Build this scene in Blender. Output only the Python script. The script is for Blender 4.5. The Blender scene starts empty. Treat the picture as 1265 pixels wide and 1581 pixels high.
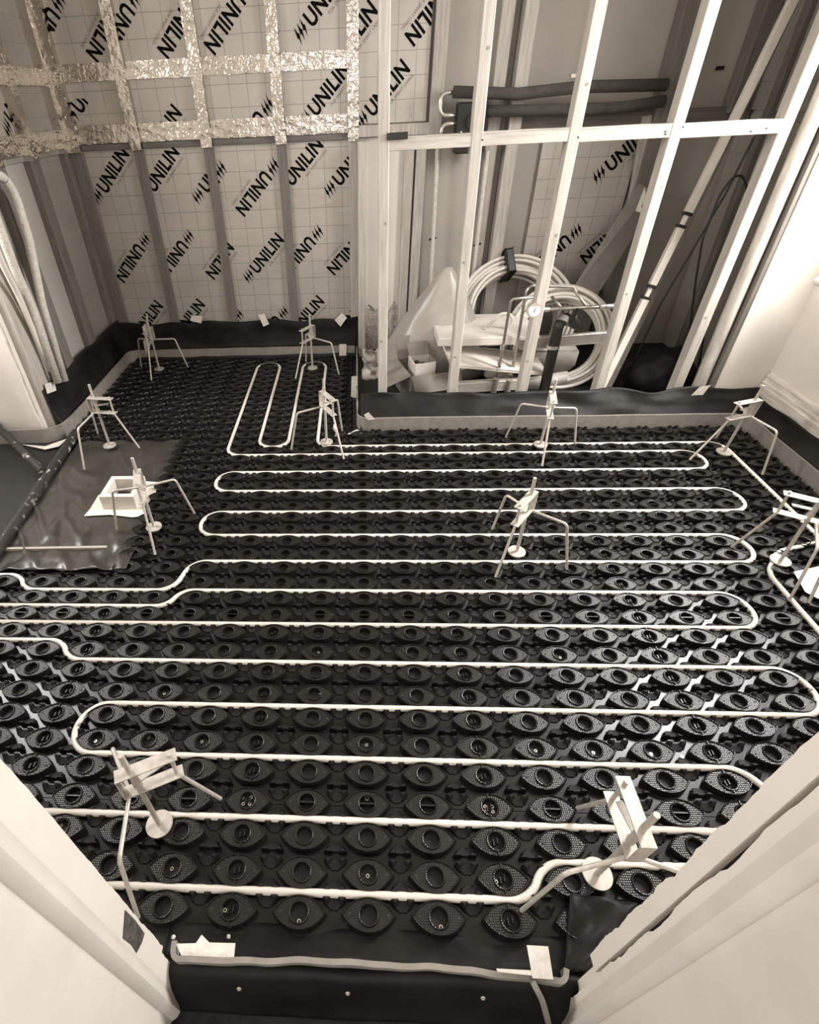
import bpy, bmesh, math, random
from mathutils import Vector, Matrix, noise
random.seed(7)
PI = math.pi
scene = bpy.context.scene
C = scene.collection
# ------------------------------------------------------------------ camera
IMW, IMH = 1265.0, 1581.0
FPX, CXP, CYP = 813.035, 506.574, 782.846
CAM = Vector((0.2815, -0.5739, 1.4110))
def _rot():
    rx, ry, rz = 0.90478, 0.03873, 0.04279
    return Matrix.Rotation(rz, 3, 'Z') @ Matrix.Rotation(ry, 3, 'Y') @ Matrix.Rotation(rx, 3, 'X')
ROT = _rot()
cd = bpy.data.cameras.new('camera'); cam = bpy.data.objects.new('camera', cd); C.objects.link(cam)
cam.matrix_world = Matrix.Translation(CAM) @ ROT.to_4x4()
cd.sensor_fit = 'VERTICAL'; cd.sensor_height = 36.0; cd.sensor_width = 36.0
cd.lens = FPX / IMH * 36.0
cd.shift_x = (IMW / 2 - CXP) / IMH
cd.shift_y = (CYP - IMH / 2) / IMH
cd.clip_start = 0.02; cd.clip_end = 60
scene.camera = cam
# ------------------------------------------------------------------ world, lights, exposure
w = bpy.data.worlds.new('sky'); scene.world = w; w.use_nodes = True
w.node_tree.nodes['Background'].inputs[0].default_value = (1.0, 0.98, 0.95, 1)
w.node_tree.nodes['Background'].inputs[1].default_value = 0.9
def area(name, loc, target, sx, sy, power, col=(1, .98, .95)):
    l = bpy.data.lights.new(name, 'AREA'); l.shape = 'RECTANGLE'; l.size = sx; l.size_y = sy; l.energy = power; l.color = col
    o = bpy.data.objects.new(name, l); C.objects.link(o); o.location = loc
    o.rotation_euler = (Vector(target) - Vector(loc)).to_track_quat('-Z', 'Y').to_euler()
    return o
area('daylight_right_window', (2.46, 1.49, 1.60), (0.6, 0.9, 0.3), .62, 1.55, 150)
area('daylight_left_window', (-1.99, 1.25, 1.55), (0.2, 0.8, 0.1), .60, 1.25, 60)
area('hall_fill_light', (0.30, -2.3, 1.9), (0.3, 0.6, 0.6), 1.2, 1.2, 24)  # unseen hall light, added behind the camera to brighten the door jambs
vs = scene.view_settings
vs.view_transform = 'Standard'; vs.look = 'None'; vs.exposure = 0.0; vs.gamma = 1.0; vs.use_curve_mapping = False
# ------------------------------------------------------------------ pixel -> place helpers (real planes at real distances)
def ray(x, y): return ROT @ Vector(((x - CXP) / FPX, -(y - CYP) / FPX, -1.0))
def at_z(x, y, z=0.0):
    d = ray(x, y); return CAM + d * ((z - CAM.z) / d.z)
def at_y(x, y, Y):
    d = ray(x, y); return CAM + d * ((Y - CAM.y) / d.y)
def at_x(x, y, X):
    d = ray(x, y); return CAM + d * ((X - CAM.x) / d.x)
def project(p):
    l = ROT.transposed() @ (Vector(p) - CAM)
    return (CXP + FPX * l.x / -l.z, CYP - FPX * l.y / -l.z) if l.z < 0 else (-9999, -9999)
# ------------------------------------------------------------------ materials
MATS = {}
def tint(v):
    t = min(1.0, max(0.0, v / 0.8))
    return (v, v * (0.895 + .045 * t), v * (0.775 + .09 * t), 1)
def mat(name, v, rough=.6, metal=0.0, spec=.5, var=0.0, vscale=6.0, stretch=(1, 1, 1), bump=0.0, bscale=40.0, bstretch=None, alpha=None, trans=0.0, detail=4.0):
    if name in MATS: return MATS[name]
    m = bpy.data.materials.new(name); m.use_nodes = True
    nt = m.node_tree; b = nt.nodes['Principled BSDF']
    b.inputs['Base Color'].default_value = tint(v)
    b.inputs['Roughness'].default_value = rough; b.inputs['Metallic'].default_value = metal
    b.inputs['Specular IOR Level'].default_value = spec
    if trans: b.inputs['Transmission Weight'].default_value = trans
    tc = nt.nodes.new('ShaderNodeTexCoord')
    if var > 0:
        mp = nt.nodes.new('ShaderNodeMapping'); mp.inputs['Scale'].default_value = stretch
        nz = nt.nodes.new('ShaderNodeTexNoise'); nz.inputs['Scale'].default_value = vscale; nz.inputs['Detail'].default_value = detail
        rp = nt.nodes.new('ShaderNodeValToRGB')
        rp.color_ramp.elements[0].position = .3; rp.color_ramp.elements[1].position = .7
        rp.color_ramp.elements[0].color = tint(v * (1 - var)); rp.color_ramp.elements[1].color = tint(min(.92, v * (1 + var)))
        nt.links.new(tc.outputs['Object'], mp.inputs[0]); nt.links.new(mp.outputs[0], nz.inputs['Vector'])
        nt.links.new(nz.outputs[0], rp.inputs[0]); nt.links.new(rp.outputs[0], b.inputs['Base Color'])
    if bump > 0:
        mp2 = nt.nodes.new('ShaderNodeMapping'); mp2.inputs['Scale'].default_value = bstretch or stretch
        n2 = nt.nodes.new('ShaderNodeTexNoise'); n2.inputs['Scale'].default_value = bscale; n2.inputs['Detail'].default_value = 3
        bp = nt.nodes.new('ShaderNodeBump'); bp.inputs['Strength'].default_value = bump; bp.inputs['Distance'].default_value = .01
        nt.links.new(tc.outputs['Object'], mp2.inputs[0]); nt.links.new(mp2.outputs[0], n2.inputs['Vector'])
        nt.links.new(n2.outputs[0], bp.inputs['Height']); nt.links.new(bp.outputs[0], b.inputs['Normal'])
    MATS[name] = m
    return m
def grid_mat(name, v, axes, rough=.42, line=.45):
    """foil faced insulation board: printed 100 mm grid lines, faint wrinkles"""
    if name in MATS: return MATS[name]
    m = mat(name, v, rough, metal=.25, var=.10, vscale=3.0, bump=.25, bscale=9.0, bstretch=(1, 1, 3))
    nt = m.node_tree; b = nt.nodes['Principled BSDF']
    src = b.inputs['Base Color'].links[0].from_socket
    geo = nt.nodes.new('ShaderNodeNewGeometry'); sep = nt.nodes.new('ShaderNodeSeparateXYZ')
    nz = nt.nodes.new('ShaderNodeTexNoise'); nz.inputs['Scale'].default_value = 7.0
    nt.links.new(geo.outputs['Position'], nz.inputs['Vector'])
    ma = nt.nodes.new('ShaderNodeVectorMath'); ma.operation = 'MULTIPLY_ADD'
    ma.inputs[1].default_value = (.006,) * 3
    nt.links.new(nz.outputs['Color'], ma.inputs[0]); nt.links.new(geo.outputs['Position'], ma.inputs[2])
    nt.links.new(ma.outputs[0], sep.inputs[0])
    outs = []
    for ax in axes:
        a = nt.nodes.new('ShaderNodeMath'); a.operation = 'MULTIPLY'; a.inputs[1].default_value = 1 / .098
        f = nt.nodes.new('ShaderNodeMath'); f.operation = 'FRACT'
        g = nt.nodes.new('ShaderNodeMath'); g.operation = 'LESS_THAN'; g.inputs[1].default_value = .032
        nt.links.new(sep.outputs[ax], a.inputs[0]); nt.links.new(a.outputs[0], f.inputs[0]); nt.links.new(f.outputs[0], g.inputs[0])
        outs.append(g)
    mx = nt.nodes.new('ShaderNodeMath'); mx.operation = 'MAXIMUM'
    nt.links.new(outs[0].outputs[0], mx.inputs[0]); nt.links.new(outs[1].outputs[0], mx.inputs[1])
    ml = nt.nodes.new('ShaderNodeMath'); ml.operation = 'MULTIPLY'; ml.inputs[1].default_value = line
    nt.links.new(mx.outputs[0], ml.inputs[0])
    mix = nt.nodes.new('ShaderNodeMixRGB'); mix.inputs[2].default_value = tint(.05)
    nt.links.new(ml.outputs[0], mix.inputs[0]); nt.links.new(src, mix.inputs[1]); nt.links.new(mix.outputs[0], b.inputs['Base Color'])
    return m
def knurl_mat(name, v, rough):
    m = mat(name, v, rough, var=.2, vscale=30, spec=.40)
    nt = m.node_tree; b = nt.nodes['Principled BSDF']
    tc = nt.nodes.new('ShaderNodeTexCoord'); vo = nt.nodes.new('ShaderNodeTexVoronoi'); vo.inputs['Scale'].default_value = 215
    vo.inputs['Randomness'].default_value = .15
    bp = nt.nodes.new('ShaderNodeBump'); bp.inputs['Strength'].default_value = .38; bp.inputs['Distance'].default_value = .0022
    nt.links.new(tc.outputs['Object'], vo.inputs['Vector']); nt.links.new(vo.outputs['Distance'], bp.inputs['Height']); nt.links.new(bp.outputs[0], b.inputs['Normal'])
    return m
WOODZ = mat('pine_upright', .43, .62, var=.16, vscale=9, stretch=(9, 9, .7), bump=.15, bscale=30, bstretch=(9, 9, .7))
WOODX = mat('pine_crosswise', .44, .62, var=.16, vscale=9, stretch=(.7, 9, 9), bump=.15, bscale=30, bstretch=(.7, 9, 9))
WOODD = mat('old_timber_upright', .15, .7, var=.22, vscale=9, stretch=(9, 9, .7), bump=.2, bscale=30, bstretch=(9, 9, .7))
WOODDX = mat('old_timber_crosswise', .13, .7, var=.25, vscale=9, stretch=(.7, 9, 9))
FOIL = mat('foil_tape', .55, .17, metal=1.0, var=.1, vscale=8, bump=.8, bscale=30)
PLASTER = mat('white_plaster', .70, .75, var=.05, vscale=5, bump=.06, bscale=60)
PLASTERG = mat('raw_plaster', .35, .85, var=.10, vscale=2.2, bump=.05, bscale=50)
PAINT = mat('white_gloss_paint', .64, .5, var=.05, vscale=9, bump=.06, bscale=70)
RAWEDGE = mat('broken_plaster', .42, .95, var=.35, vscale=60, bump=.6, bscale=120)
MEMB = mat('black_polythene', .010, .55, var=.6, vscale=7, bump=.6, bscale=9, spec=.20)
FILM = mat('polythene_film', .042, .30, var=.35, vscale=4, bump=.8, bscale=7)
BLACKP = mat('black_panel_plastic', .006, .25, var=.25, vscale=25, spec=.34)
EYE = knurl_mat('knurled_black_plastic', .010, .27)
CLIPM = mat('dull_clip_plastic', .010, .62, spec=.25)
HOLE = mat('hole_shade_black', .006, .6)  # flat dark faces standing in for the shade inside the boss holes
PIPE = mat('white_heating_pipe', .66, .38)
FOAM = mat('grey_foam_strip', .24, .85, var=.12, vscale=30)
STEEL = mat('galvanised_steel', .50, .45, metal=.35, var=.15, vscale=60)
TAPE = mat('masking_tape', .68, .7, var=.1, vscale=50, bump=.3, bscale=90)
CARD = mat('cardboard', .22, .85, var=.07, vscale=20)
CARDL = mat('white_lined_board', .62, .8, var=.06, vscale=20)
POLY = mat('clear_plastic_sheet', .34, .33, var=.10, vscale=9, bump=.3, bscale=12, spec=.5)
COPPER = mat('dull_copper', .36, .35, metal=.75, var=.2, vscale=40)
BRASS = mat('bright_fitting', .72, .25, metal=.85)
BLACK = mat('black_plastic', .010, .4)
LAG = mat('white_pipe_lagging', .55, .85, var=.12, vscale=60, bump=.5, bscale=110)
DLAG = mat('dark_pipe_lagging', .055, .9, var=.2, vscale=30)
INK = mat('printed_ink', .005, .9, spec=.05)
INKG = mat('faint_grey_ink', .16, .9, spec=.1)
DIRTY = mat('splattered_dark_pole', .02, .6, var=.9, vscale=28, detail=8.0)
_r = [n for n in DIRTY.node_tree.nodes if n.type == 'VALTORGB'][0].color_ramp
_r.elements[0].position = .60; _r.elements[1].position = .70; _r.elements[0].color = tint(.02); _r.elements[1].color = tint(.45)
GLASS = mat('dial_face', .7, .3)
# ------------------------------------------------------------------ object helpers
ORG = {}
def wpos(o): return ORG.get(o.name, Vector((0, 0, 0)))
def link_obj(name, me, loc, parent=None):
    o = bpy.data.objects.new(name, me); C.objects.link(o)
    ORG[o.name] = Vector(loc)
    if parent is not None:
        o.parent = parent; o.location = Vector(loc) - wpos(parent)
    else: o.location = loc
    return o
def thing(name, label, cat, loc, group=None):
    o = link_obj(name, None, loc); o.empty_display_size = .05
    o['label'] = label; o['category'] = cat
    if group: o['group'] = group
    return o
def tag(o, label, cat, group=None):
    o['label'] = label; o['category'] = cat
    if group: o['group'] = group
    return o
def struct(name, bm=None, m=None, loc=(0, 0, 0)):
    o = obj(name, bm, m) if bm is not None else link_obj(name, None, loc)
    o['kind'] = 'structure'; return o
def obj(name, bm, m, parent=None, smooth=False, autosmooth=None):
    """bm built in world space; origin moved to the base of the piece"""
    vs_ = [v.co for v in bm.verts]
    lo = Vector((min(v.x for v in vs_), min(v.y for v in vs_), min(v.z for v in vs_)))
    hi = Vector((max(v.x for v in vs_), max(v.y for v in vs_), max(v.z for v in vs_)))
    c = Vector(((lo.x + hi.x) / 2, (lo.y + hi.y) / 2, lo.z))
    bmesh.ops.translate(bm, verts=bm.verts, vec=-c)
    bmesh.ops.recalc_face_normals(bm, faces=bm.faces)
    me = bpy.data.meshes.new(name); bm.to_mesh(me); bm.free()
    for mm in (m if isinstance(m, (list, tuple)) else [m]): me.materials.append(mm)
    if smooth:
        for p in me.polygons: p.use_smooth = True
        if autosmooth is not None: me.set_sharp_from_angle(angle=math.radians(autosmooth))
    return link_obj(name, me, c, parent)
def BM(): return bmesh.new()
def box(bm, lo, hi, bev=0.0):
    r = bmesh.ops.create_cube(bm, size=1.0); lo, hi = Vector(lo), Vector(hi)
    for v in r['verts']: v.co = Vector([(lo[i] + hi[i]) / 2 + v.co[i] * (hi[i] - lo[i]) for i in range(3)])
    if bev > 0:
        es = list({e for v in r['verts'] for e in v.link_edges})
        bmesh.ops.bevel(bm, geom=es, offset=bev, segments=1, affect='EDGES')
    return bm
def beam(bm, p0, p1, w, d, side=None, bev=0.0):
    """box along p0->p1; w across `side`, d in the third direction"""
    p0, p1 = Vector(p0), Vector(p1); t = (p1 - p0); L = t.length; t.normalize()
    s = Vector(side) if side is not None else (Vector((1, 0, 0)) if abs(t.x) < .9 else Vector((0, 1, 0)))
    s = (s - t * s.dot(t)).normalized(); u = t.cross(s)
    r = bmesh.ops.create_cube(bm, size=1.0)
    for v in r['verts']: v.co = p0 + t * (L * (v.co.z + .5)) + s * (w * v.co.x) + u * (d * v.co.y)
    if bev > 0:
        es = list({e for v in r['verts'] for e in v.link_edges})
        bmesh.ops.bevel(bm, geom=es, offset=bev, segments=1, affect='EDGES')
    return bm
def fillet(pts, r, n=7, closed=False):
    pts = [Vector(p) for p in pts]; out = [pts[0]]
    for k in range(1, len(pts) - 1):
        a, v, b = pts[k - 1], pts[k], pts[k + 1]
        da, db = (a - v), (b - v); la, lb = da.length, db.length
        if la < 1e-6 or lb < 1e-6: continue
        da /= la; db /= lb
        ang = math.acos(max(-1, min(1, da.dot(db))))
        if ang > PI - .02: out.append(v); continue
        d = min(r / math.tan(ang / 2), la * .4999, lb * .4999)
        p0, p3 = v + da * d, v + db * d; kk = .5523
        p1, p2 = p0.lerp(v, kk), p3.lerp(v, kk)
        for i in range(n + 1):
            t = i / n; out.append(p0 * (1 - t) ** 3 + p1 * 3 * t * (1 - t) ** 2 + p2 * 3 * t * t * (1 - t) + p3 * t ** 3)
    out.append(pts[-1]); res = [out[0]]
    for p in out[1:]:
        if (p - res[-1]).length > 1e-5: res.append(p)
    return res
def tube(bm, pts, r, n=10, rads=None, closed=False):
    pts = [Vector(p) for p in pts]; N = len(pts)
    T = []
    for i in range(N):
        if closed: t = pts[(i + 1) % N] - pts[i - 1]
        else: t = pts[min(i + 1, N - 1)] - pts[max(i - 1, 0)]
        T.append(t.normalized())
    up = Vector((0, 0, 1)) if abs(T[0].z) < .9 else Vector((1, 0, 0))
    u = T[0].cross(up).normalized(); rings = []
    for i in range(N):
        u = (u - T[i] * u.dot(T[i])).normalized(); v = T[i].cross(u)
        rr = rads[i] if rads else r
        rings.append([bm.verts.new(pts[i] + (u * math.cos(a) + v * math.sin(a)) * rr) for a in [2 * PI * k / n for k in range(n)]])
    for i in range(N if closed else N - 1):
        A, B = rings[i], rings[(i + 1) % N]
        for k in range(n): bm.faces.new((A[k], A[(k + 1) % n], B[(k + 1) % n], B[k]))
    if not closed: bm.faces.new(rings[0][::-1]); bm.faces.new(rings[-1])
    return bm
def cyl(bm, p0, p1, r, n=14, r1=None): return tube(bm, [p0, p1], r, n, rads=[r, r if r1 is None else r1])
def prism(bm, poly, vec):
    vec = Vector(vec); a = [bm.verts.new(Vector(p)) for p in poly]; b = [bm.verts.new(Vector(p) + vec) for p in poly]
    bm.faces.new(a); bm.faces.new(b[::-1]); n = len(a)
    for i in range(n): bm.faces.new((a[i], b[i], b[(i + 1) % n], a[(i + 1) % n]))
    return bm
def sheet(bm, fn, nu, nv, thick=0.0):
    g = [[bm.verts.new(Vector(fn(i / nu, j / nv))) for j in range(nv + 1)] for i in range(nu + 1)]
    fs = [bm.faces.new((g[i][j], g[i + 1][j], g[i + 1][j + 1], g[i][j + 1])) for i in range(nu) for j in range(nv)]
    if thick:
        bmesh.ops.recalc_face_normals(bm, faces=bm.faces)
        bmesh.ops.solidify(bm, geom=fs, thickness=thick)
    return bm
def nz(x, y, z=0, s=1.0): return noise.noise(Vector((x * s, y * s, z * s)))
def pathlerp(pts, t):
    seg = [(Vector(pts[i + 1]) - Vector(pts[i])).length for i in range(len(pts) - 1)]
    L = sum(seg); d = t * L
    for i, s in enumerate(seg):
        if d <= s or i == len(seg) - 1: return Vector(pts[i]).lerp(Vector(pts[i + 1]), min(1, d / max(s, 1e-9)))
        d -= s
# ================================================================== THE SETTING
YB = 3.0            # face of the back wall
XL = -1.36          # face of the left stud wall
XR = 2.33           # right wall
ZC = 2.60
bm = BM(); box(bm, (-2.2, -.30, -.10), (2.6, 3.1, 0.0)); floor = struct('floor', bm, mat('concrete_under_membrane', .012, .6, var=.3, vscale=8))
bm = BM(); box(bm, (-2.2, -2.4, -.22), (2.6, -.30, -.12)); struct('floor_hall', bm, mat('dark_hall_floor', .010, .7, var=.6, vscale=22, bump=.5, bscale=30))
bm = BM(); box(bm, (-2.3, -1.6, ZC), (2.6, 3.1, ZC + .1)); struct('ceiling', bm, PLASTER)
# right wall with a tall narrow window
bm = BM()
box(bm, (XR, -.31, -.05), (XR + .12, 2.2, .70)); box(bm, (XR, -.31, 2.42), (XR + .12, 2.2, ZC))
box(bm, (XR, -.31, .70), (XR + .12, 1.15, 2.42)); box(bm, (XR, 1.83, .70), (XR + .12, 2.2, 2.42))
wall_right = struct('wall_right', bm, PLASTER)
wf = struct('window_1', loc=(XR + .08, 1.49, .72))
for nm, lo, hi in (('window_frame', (XR + .06, 1.15, .72), (XR + .11, 1.19, 2.42)), ('window_frame', (XR + .06, 1.79, .72), (XR + .11, 1.83, 2.42)),
                   ('window_frame', (XR + .06, 1.15, 2.37), (XR + .11, 1.83, 2.42)), ('window_frame', (XR + .06, 1.15, .72), (XR + .11, 1.83, .77))):
    bm = BM(); box(bm, lo, hi, .004); obj(nm, bm, PAINT, wf)
bm = BM(); box(bm, (XR - .12, 1.06, .690), (XR + .06, 1.87, .722), .012); obj('window_sill', bm, PAINT, wf, smooth=True, autosmooth=40)
# return wall beside the stud partition, facing the camera
bm = BM()
def fn_ret(u, v): return (2.095 + u * .24, 1.985 + .004 * nz(u * 3, v * 5, 2), .02 + v * 2.4)
sheet(bm, fn_ret, 6, 24, -.09); struct('wall_return', bm, PLASTER)
# skirting on right wall : stepped moulding
bm = BM()
prof = [(0, 0.06), (.030, .06), (.030, .175), (.024, .18), (.024, .195), (.016, .20), (.016, .225), (.008, .235), (0, .24)]
prism(bm, [(XR - a, -.25, z) for a, z in prof], (0, 2.23, 0)); struct('baseboard_right', bm, mat('worn_skirting', .62, .6, var=.22, vscale=14, stretch=(1, .5, 6), bump=.3, bscale=40))
# left room: far wall, side wall with window
bm = BM(); box(bm, (-1.92, 1.84, -.02), (XL - .035, 2.05, ZC)); struct('wall_left_return', bm, PLASTER)
bm = BM()
box(bm, (-1.92, -.31, -.05), (-1.80, 2.05, .85)); box(bm, (-1.92, -.31, 2.25), (-1.80, 2.05, ZC))
box(bm, (-1.92, -.31, .85), (-1.80, .92, 2.25)); box(bm, (-1.92, 1.58, .85), (-1.80, 2.05, 2.25))
struct('wall_left', bm, PLASTER)
wf2 = struct('window_2', loc=(-1.88, 1.25, .85))
for lo, hi in (((-1.91, .92, .85), (-1.86, .96, 2.25)), ((-1.91, 1.54, .85), (-1.86, 1.58, 2.25)), ((-1.91, .92, 2.20), (-1.86, 1.58, 2.25)), ((-1.91, .92, .85), (-1.86, 1.58, .90))):
    bm = BM(); box(bm, lo, hi, .004); obj('window_frame', bm, PAINT, wf2)
# ragged broken edge of the left plaster over the end timber
bm = BM(); rnd_ = random.Random(21); pl_ = []
for k_ in range(90):
    z_ = .04 + k_ * .028; pl_.append((XL - .048 + .006 * (rnd_.random() - .3) + .012 * nz(z_ * 7, 1.3), 1.828, z_))
prism(bm, pl_ + [(XL - .10, 1.828, pl_[-1][2]), (XL - .10, 1.828, .04)], (0, .014, 0)); obj('broken_plaster_edge', bm, PLASTER, bpy.data.objects['wall_left_return'])
# near wall with the doorway the camera looks through
JR, JL = .694, -.108
def reveal(sgn, X, name):
    """door reveal: plaster arris with chipped edge, bead moulding, then flat lining towards the camera"""
    bm = BM(); out = X + sgn * 1.66
    lo, hi = (min(X + sgn * .012, out), max(X + sgn * .012, out))
    box(bm, (lo, -1.6, -.12), (hi, -.318, ZC))
    st = struct(name, bm, PLASTER)
    # painted lining with moulded profile, swept up the opening
    pr = [(0, -1.5), (0, -.402), (.004, -.396), (.004, -.390), (-.006, -.383), (-.010, -.374), (-.006, -.366), (-.001, -.358), (-.001, -.352)]
    poly = [(X + sgn * a, y, -.10) for a, y in pr] + [(X + sgn * .03, -.352, -.10), (X + sgn * .03, -1.5, -.10)]
    bm = BM(); prism(bm, poly, (0, 0, ZC + .09)); obj('door_lining', bm, PAINT, st, smooth=True, autosmooth=35)
    return st
wn_r = reveal(1, JR, 'wall_near_right'); wn_l = reveal(-1, JL, 'wall_near_left')
def chipped(st, X, sgn, y0, y1, name, seed, z0=-.06, amp=.006, zmax=2.3, thick=.014):
    """plaster skin on the reveal between y0 (lining side) and y1 (room side) with ragged room edge"""
    bm = BM(); rnd = random.Random(seed); n = 150; L = []; R = []; chip = 0.0
    for i in range(n + 1):
        z = z0 + (zmax - z0) * (i / n) ** 1.2
        if rnd.random() > .86: chip = amp * (rnd.random() - .75)
        chip *= .72
        L.append((X, y0, z)); R.append((X, y1 + chip + amp * .25 * (rnd.random() - .5) + amp * .8 * nz(seed, z * 9), z))
    for i in range(n):
        a = [bm.verts.new(p) for p in (L[i], R[i], R[i + 1], L[i + 1])]; bm.faces.new(a)
    bmesh.ops.remove_doubles(bm, verts=bm.verts, dist=1e-6)
    r = bmesh.ops.extrude_face_region(bm, geom=list(bm.faces))
    bmesh.ops.translate(bm, verts=[v for v in r['geom'] if isinstance(v, bmesh.types.BMVert)], vec=(sgn * thick, 0, 0))
    return obj(name, bm, PLASTER, st)
chipped(wn_r, JR - .001, 1, -.352, -.339, 'plaster_skin', 3)
bm = BM(); box(bm, (JR + .0105, -.342, .22), (JR + .0125, -.328, 1.0)); obj('crack_shade', bm, mat('crack_shade_black', .02, .95, var=.5, vscale=80), wn_r)  # dark strip painting the shade in the gap between the plaster skins
chipped(wn_r, JR - .001, 1, -.333, -.308, 'plaster_skin', 5, z0=.18, amp=.007)
chipped(wn_l, JL + .001, -1, -.352, -.309, 'plaster_skin', 9, z0=.10, amp=.003)
chipped(wn_l, JL + .001, -1, -.352, -.318, 'plaster_skin', 12, z0=-.06, amp=.006, zmax=.10)
bm = BM(); prism(bm, [at_x(x, y, JL + .0018) for x, y in ((193, 1405), (208, 1420), (223, 1441), (219, 1455), (211, 1471), (203, 1458), (190, 1448))], (.0006, 0, 0)); obj('broken_patch', bm, mat('bare_brick', .07, .95, var=.6, vscale=60, bump=.5, bscale=90), wn_l)
# back wall
bm = BM(); box(bm, (-1.7, YB, -.05), (2.6, YB + .1, ZC)); wall_back = struct('wall_back', bm, PLASTERG)
bm = BM(); box(bm, (XL - .12, 2.05, -.05), (XL - .06, YB, ZC)); wall_side = struct('wall_left_nook', bm, PLASTERG)
bm = BM(); box(bm, (2.34, 2.08, -.05), (2.44, YB, ZC)); wall_cav = struct('wall_right_cavity', bm, PLASTERG)
# ------------------------------------------------------------------ insulation boards + print
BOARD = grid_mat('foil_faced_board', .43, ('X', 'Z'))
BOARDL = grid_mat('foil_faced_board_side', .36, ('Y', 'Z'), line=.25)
def board(lo, hi, m, parent=wall_back, sub=6):
    bm = BM(); box(bm, lo, hi, .002); return obj('insulation_board', bm, m, parent)
_TXT = {}
def text_mesh(s, off):
    k = (s, off)
    if k not in _TXT:
        cu = bpy.data.curves.new('txt', 'FONT'); cu.body = s; cu.size = 1.0; cu.offset = off; cu.resolution_u = 3; cu.space_character = 1.06
        to = bpy.data.objects.new('txt', cu); C.objects.link(to)
        dg = bpy.context.evaluated_depsgraph_get(); me = bpy.data.meshes.new_from_object(to.evaluated_get(dg))
        pts = [v.co.copy() for v in me.vertices]; fs = [tuple(p.vertices) for p in me.polygons]
        x0 = min(p.x for p in pts); x1 = max(p.x for p in pts); y0 = min(p.y for p in pts); y1 = max(p.y for p in pts)
        pts = [((p.x - (x0 + x1) / 2) / (x1 - x0), (p.y - (y0 + y1) / 2) / (y1 - y0)) for p in pts]
        bpy.data.objects.remove(to); bpy.data.curves.remove(cu); bpy.data.meshes.remove(me)
        _TXT[k] = (pts, fs)
    return _TXT[k]
def claw():
    """the three wavy stripes of the emblem, each a little zig-zag blade; in units of cap height, 0..1"""
    out = []
    for k in range(3):
        x = k * .30
        out.append([(x - .02, .0), (x + .08, .38), (x + .01, .44), (x + .27, 1.04), (x + .24, .62), (x + .30, .56)])
    return out
CAPH, TW, UN = .074, .268, .222
def logo(parent, org, ux, uz, nrm, U=None, N=None, flip=False, clip=(), name='printed_logo'):
    """org/ux/uz : plane frame. U or N : centre of first/last letter in plane coords. text runs at 45 deg (or upside down)"""
    th = math.radians(45 + (180 if flip else 0)); du = Vector((math.cos(th), math.sin(th))); dv = Vector((-math.sin(th), math.cos(th)))
    c = Vector(U) + du * UN / 2 if U is not None else Vector(N) - du * UN / 2
    for kind in ('word', 'strap'):
        bm = BM()
        def add(pts, fs):
            vsx = []
            for a, b in pts:
                p = c + du * a + dv * b
                vsx.append(bm.verts.new(org + ux * p.x + uz * p.y + nrm * .0012))
            for f in fs:
                try: bm.faces.new([vsx[i] for i in f])
                except ValueError: pass
        if kind == 'word':
            pts, fs = text_mesh('UNILIN', .032); add([(x * TW, y * CAPH) for x, y in pts], fs)
            for poly in claw():
                add([(-TW / 2 - .082 + x * CAPH, (y - .5) * CAPH * 1.0) for x, y in poly], [tuple(range(len(poly)))])
        else:
            pts, fs = text_mesh('FOR SMART LIVING', .0); add([(x * .17 + .045, y * .014 - CAPH * .5 - .020) for x, y in pts], fs)
        for ax, val, keep in clip:
            g = list(bm.verts) + list(bm.edges) + list(bm.faces)
            no = (ux if ax == 'u' else uz) * (1 if keep == 'lt' else -1)
            co = org + (ux if ax == 'u' else uz) * val
            bmesh.ops.bisect_plane(bm, geom=g, plane_co=co, plane_no=no, clear_outer=True)
        if not bm.faces: bm.free(); continue
        o = obj(name if kind == 'word' else 'printed_strapline', bm, INK if kind == 'word' else INKG, parent)
NX = [-1.30, -.95, -.55, -.137, .262, .664]
LOW, UPP = {}, {}
YLO, YUP = 2.972, 2.962
for k in range(4):
    LOW[k] = board((NX[k] + .01, YLO, .02), (NX[k + 1] - .01, YB - .002, 1.222), BOARD)
for k in range(5):
    UPP[k] = board((NX[k] + .01, YUP, 1.222 if k < 4 else 1.27), (NX[k + 1] - .01, YB - .002, ZC - .01), BOARD)
def put(px, k, up, flip, which, Y=None):
    Y = Y or (YUP if up else YLO); p = at_y(px[0], px[1], Y)
    b = (UPP if up else LOW)[k]
    clip = [('u', NX[k] + .012, 'gt'), ('u', NX[k + 1] - .012, 'lt'), ('v', 1.225 if up else .03, 'gt')] + ([('v', 1.44, 'lt'), ('u', -1.14, 'lt')] if px == (121, 163) else [])
    if not up: clip.append(('v', 1.22, 'lt'))
    logo(b, Vector((0, Y, 0)), Vector((1, 0, 0)), Vector((0, 0, 1)), Vector((0, -1, 0)), flip=flip, clip=clip, **{which: (p.x, p.z)})
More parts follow.
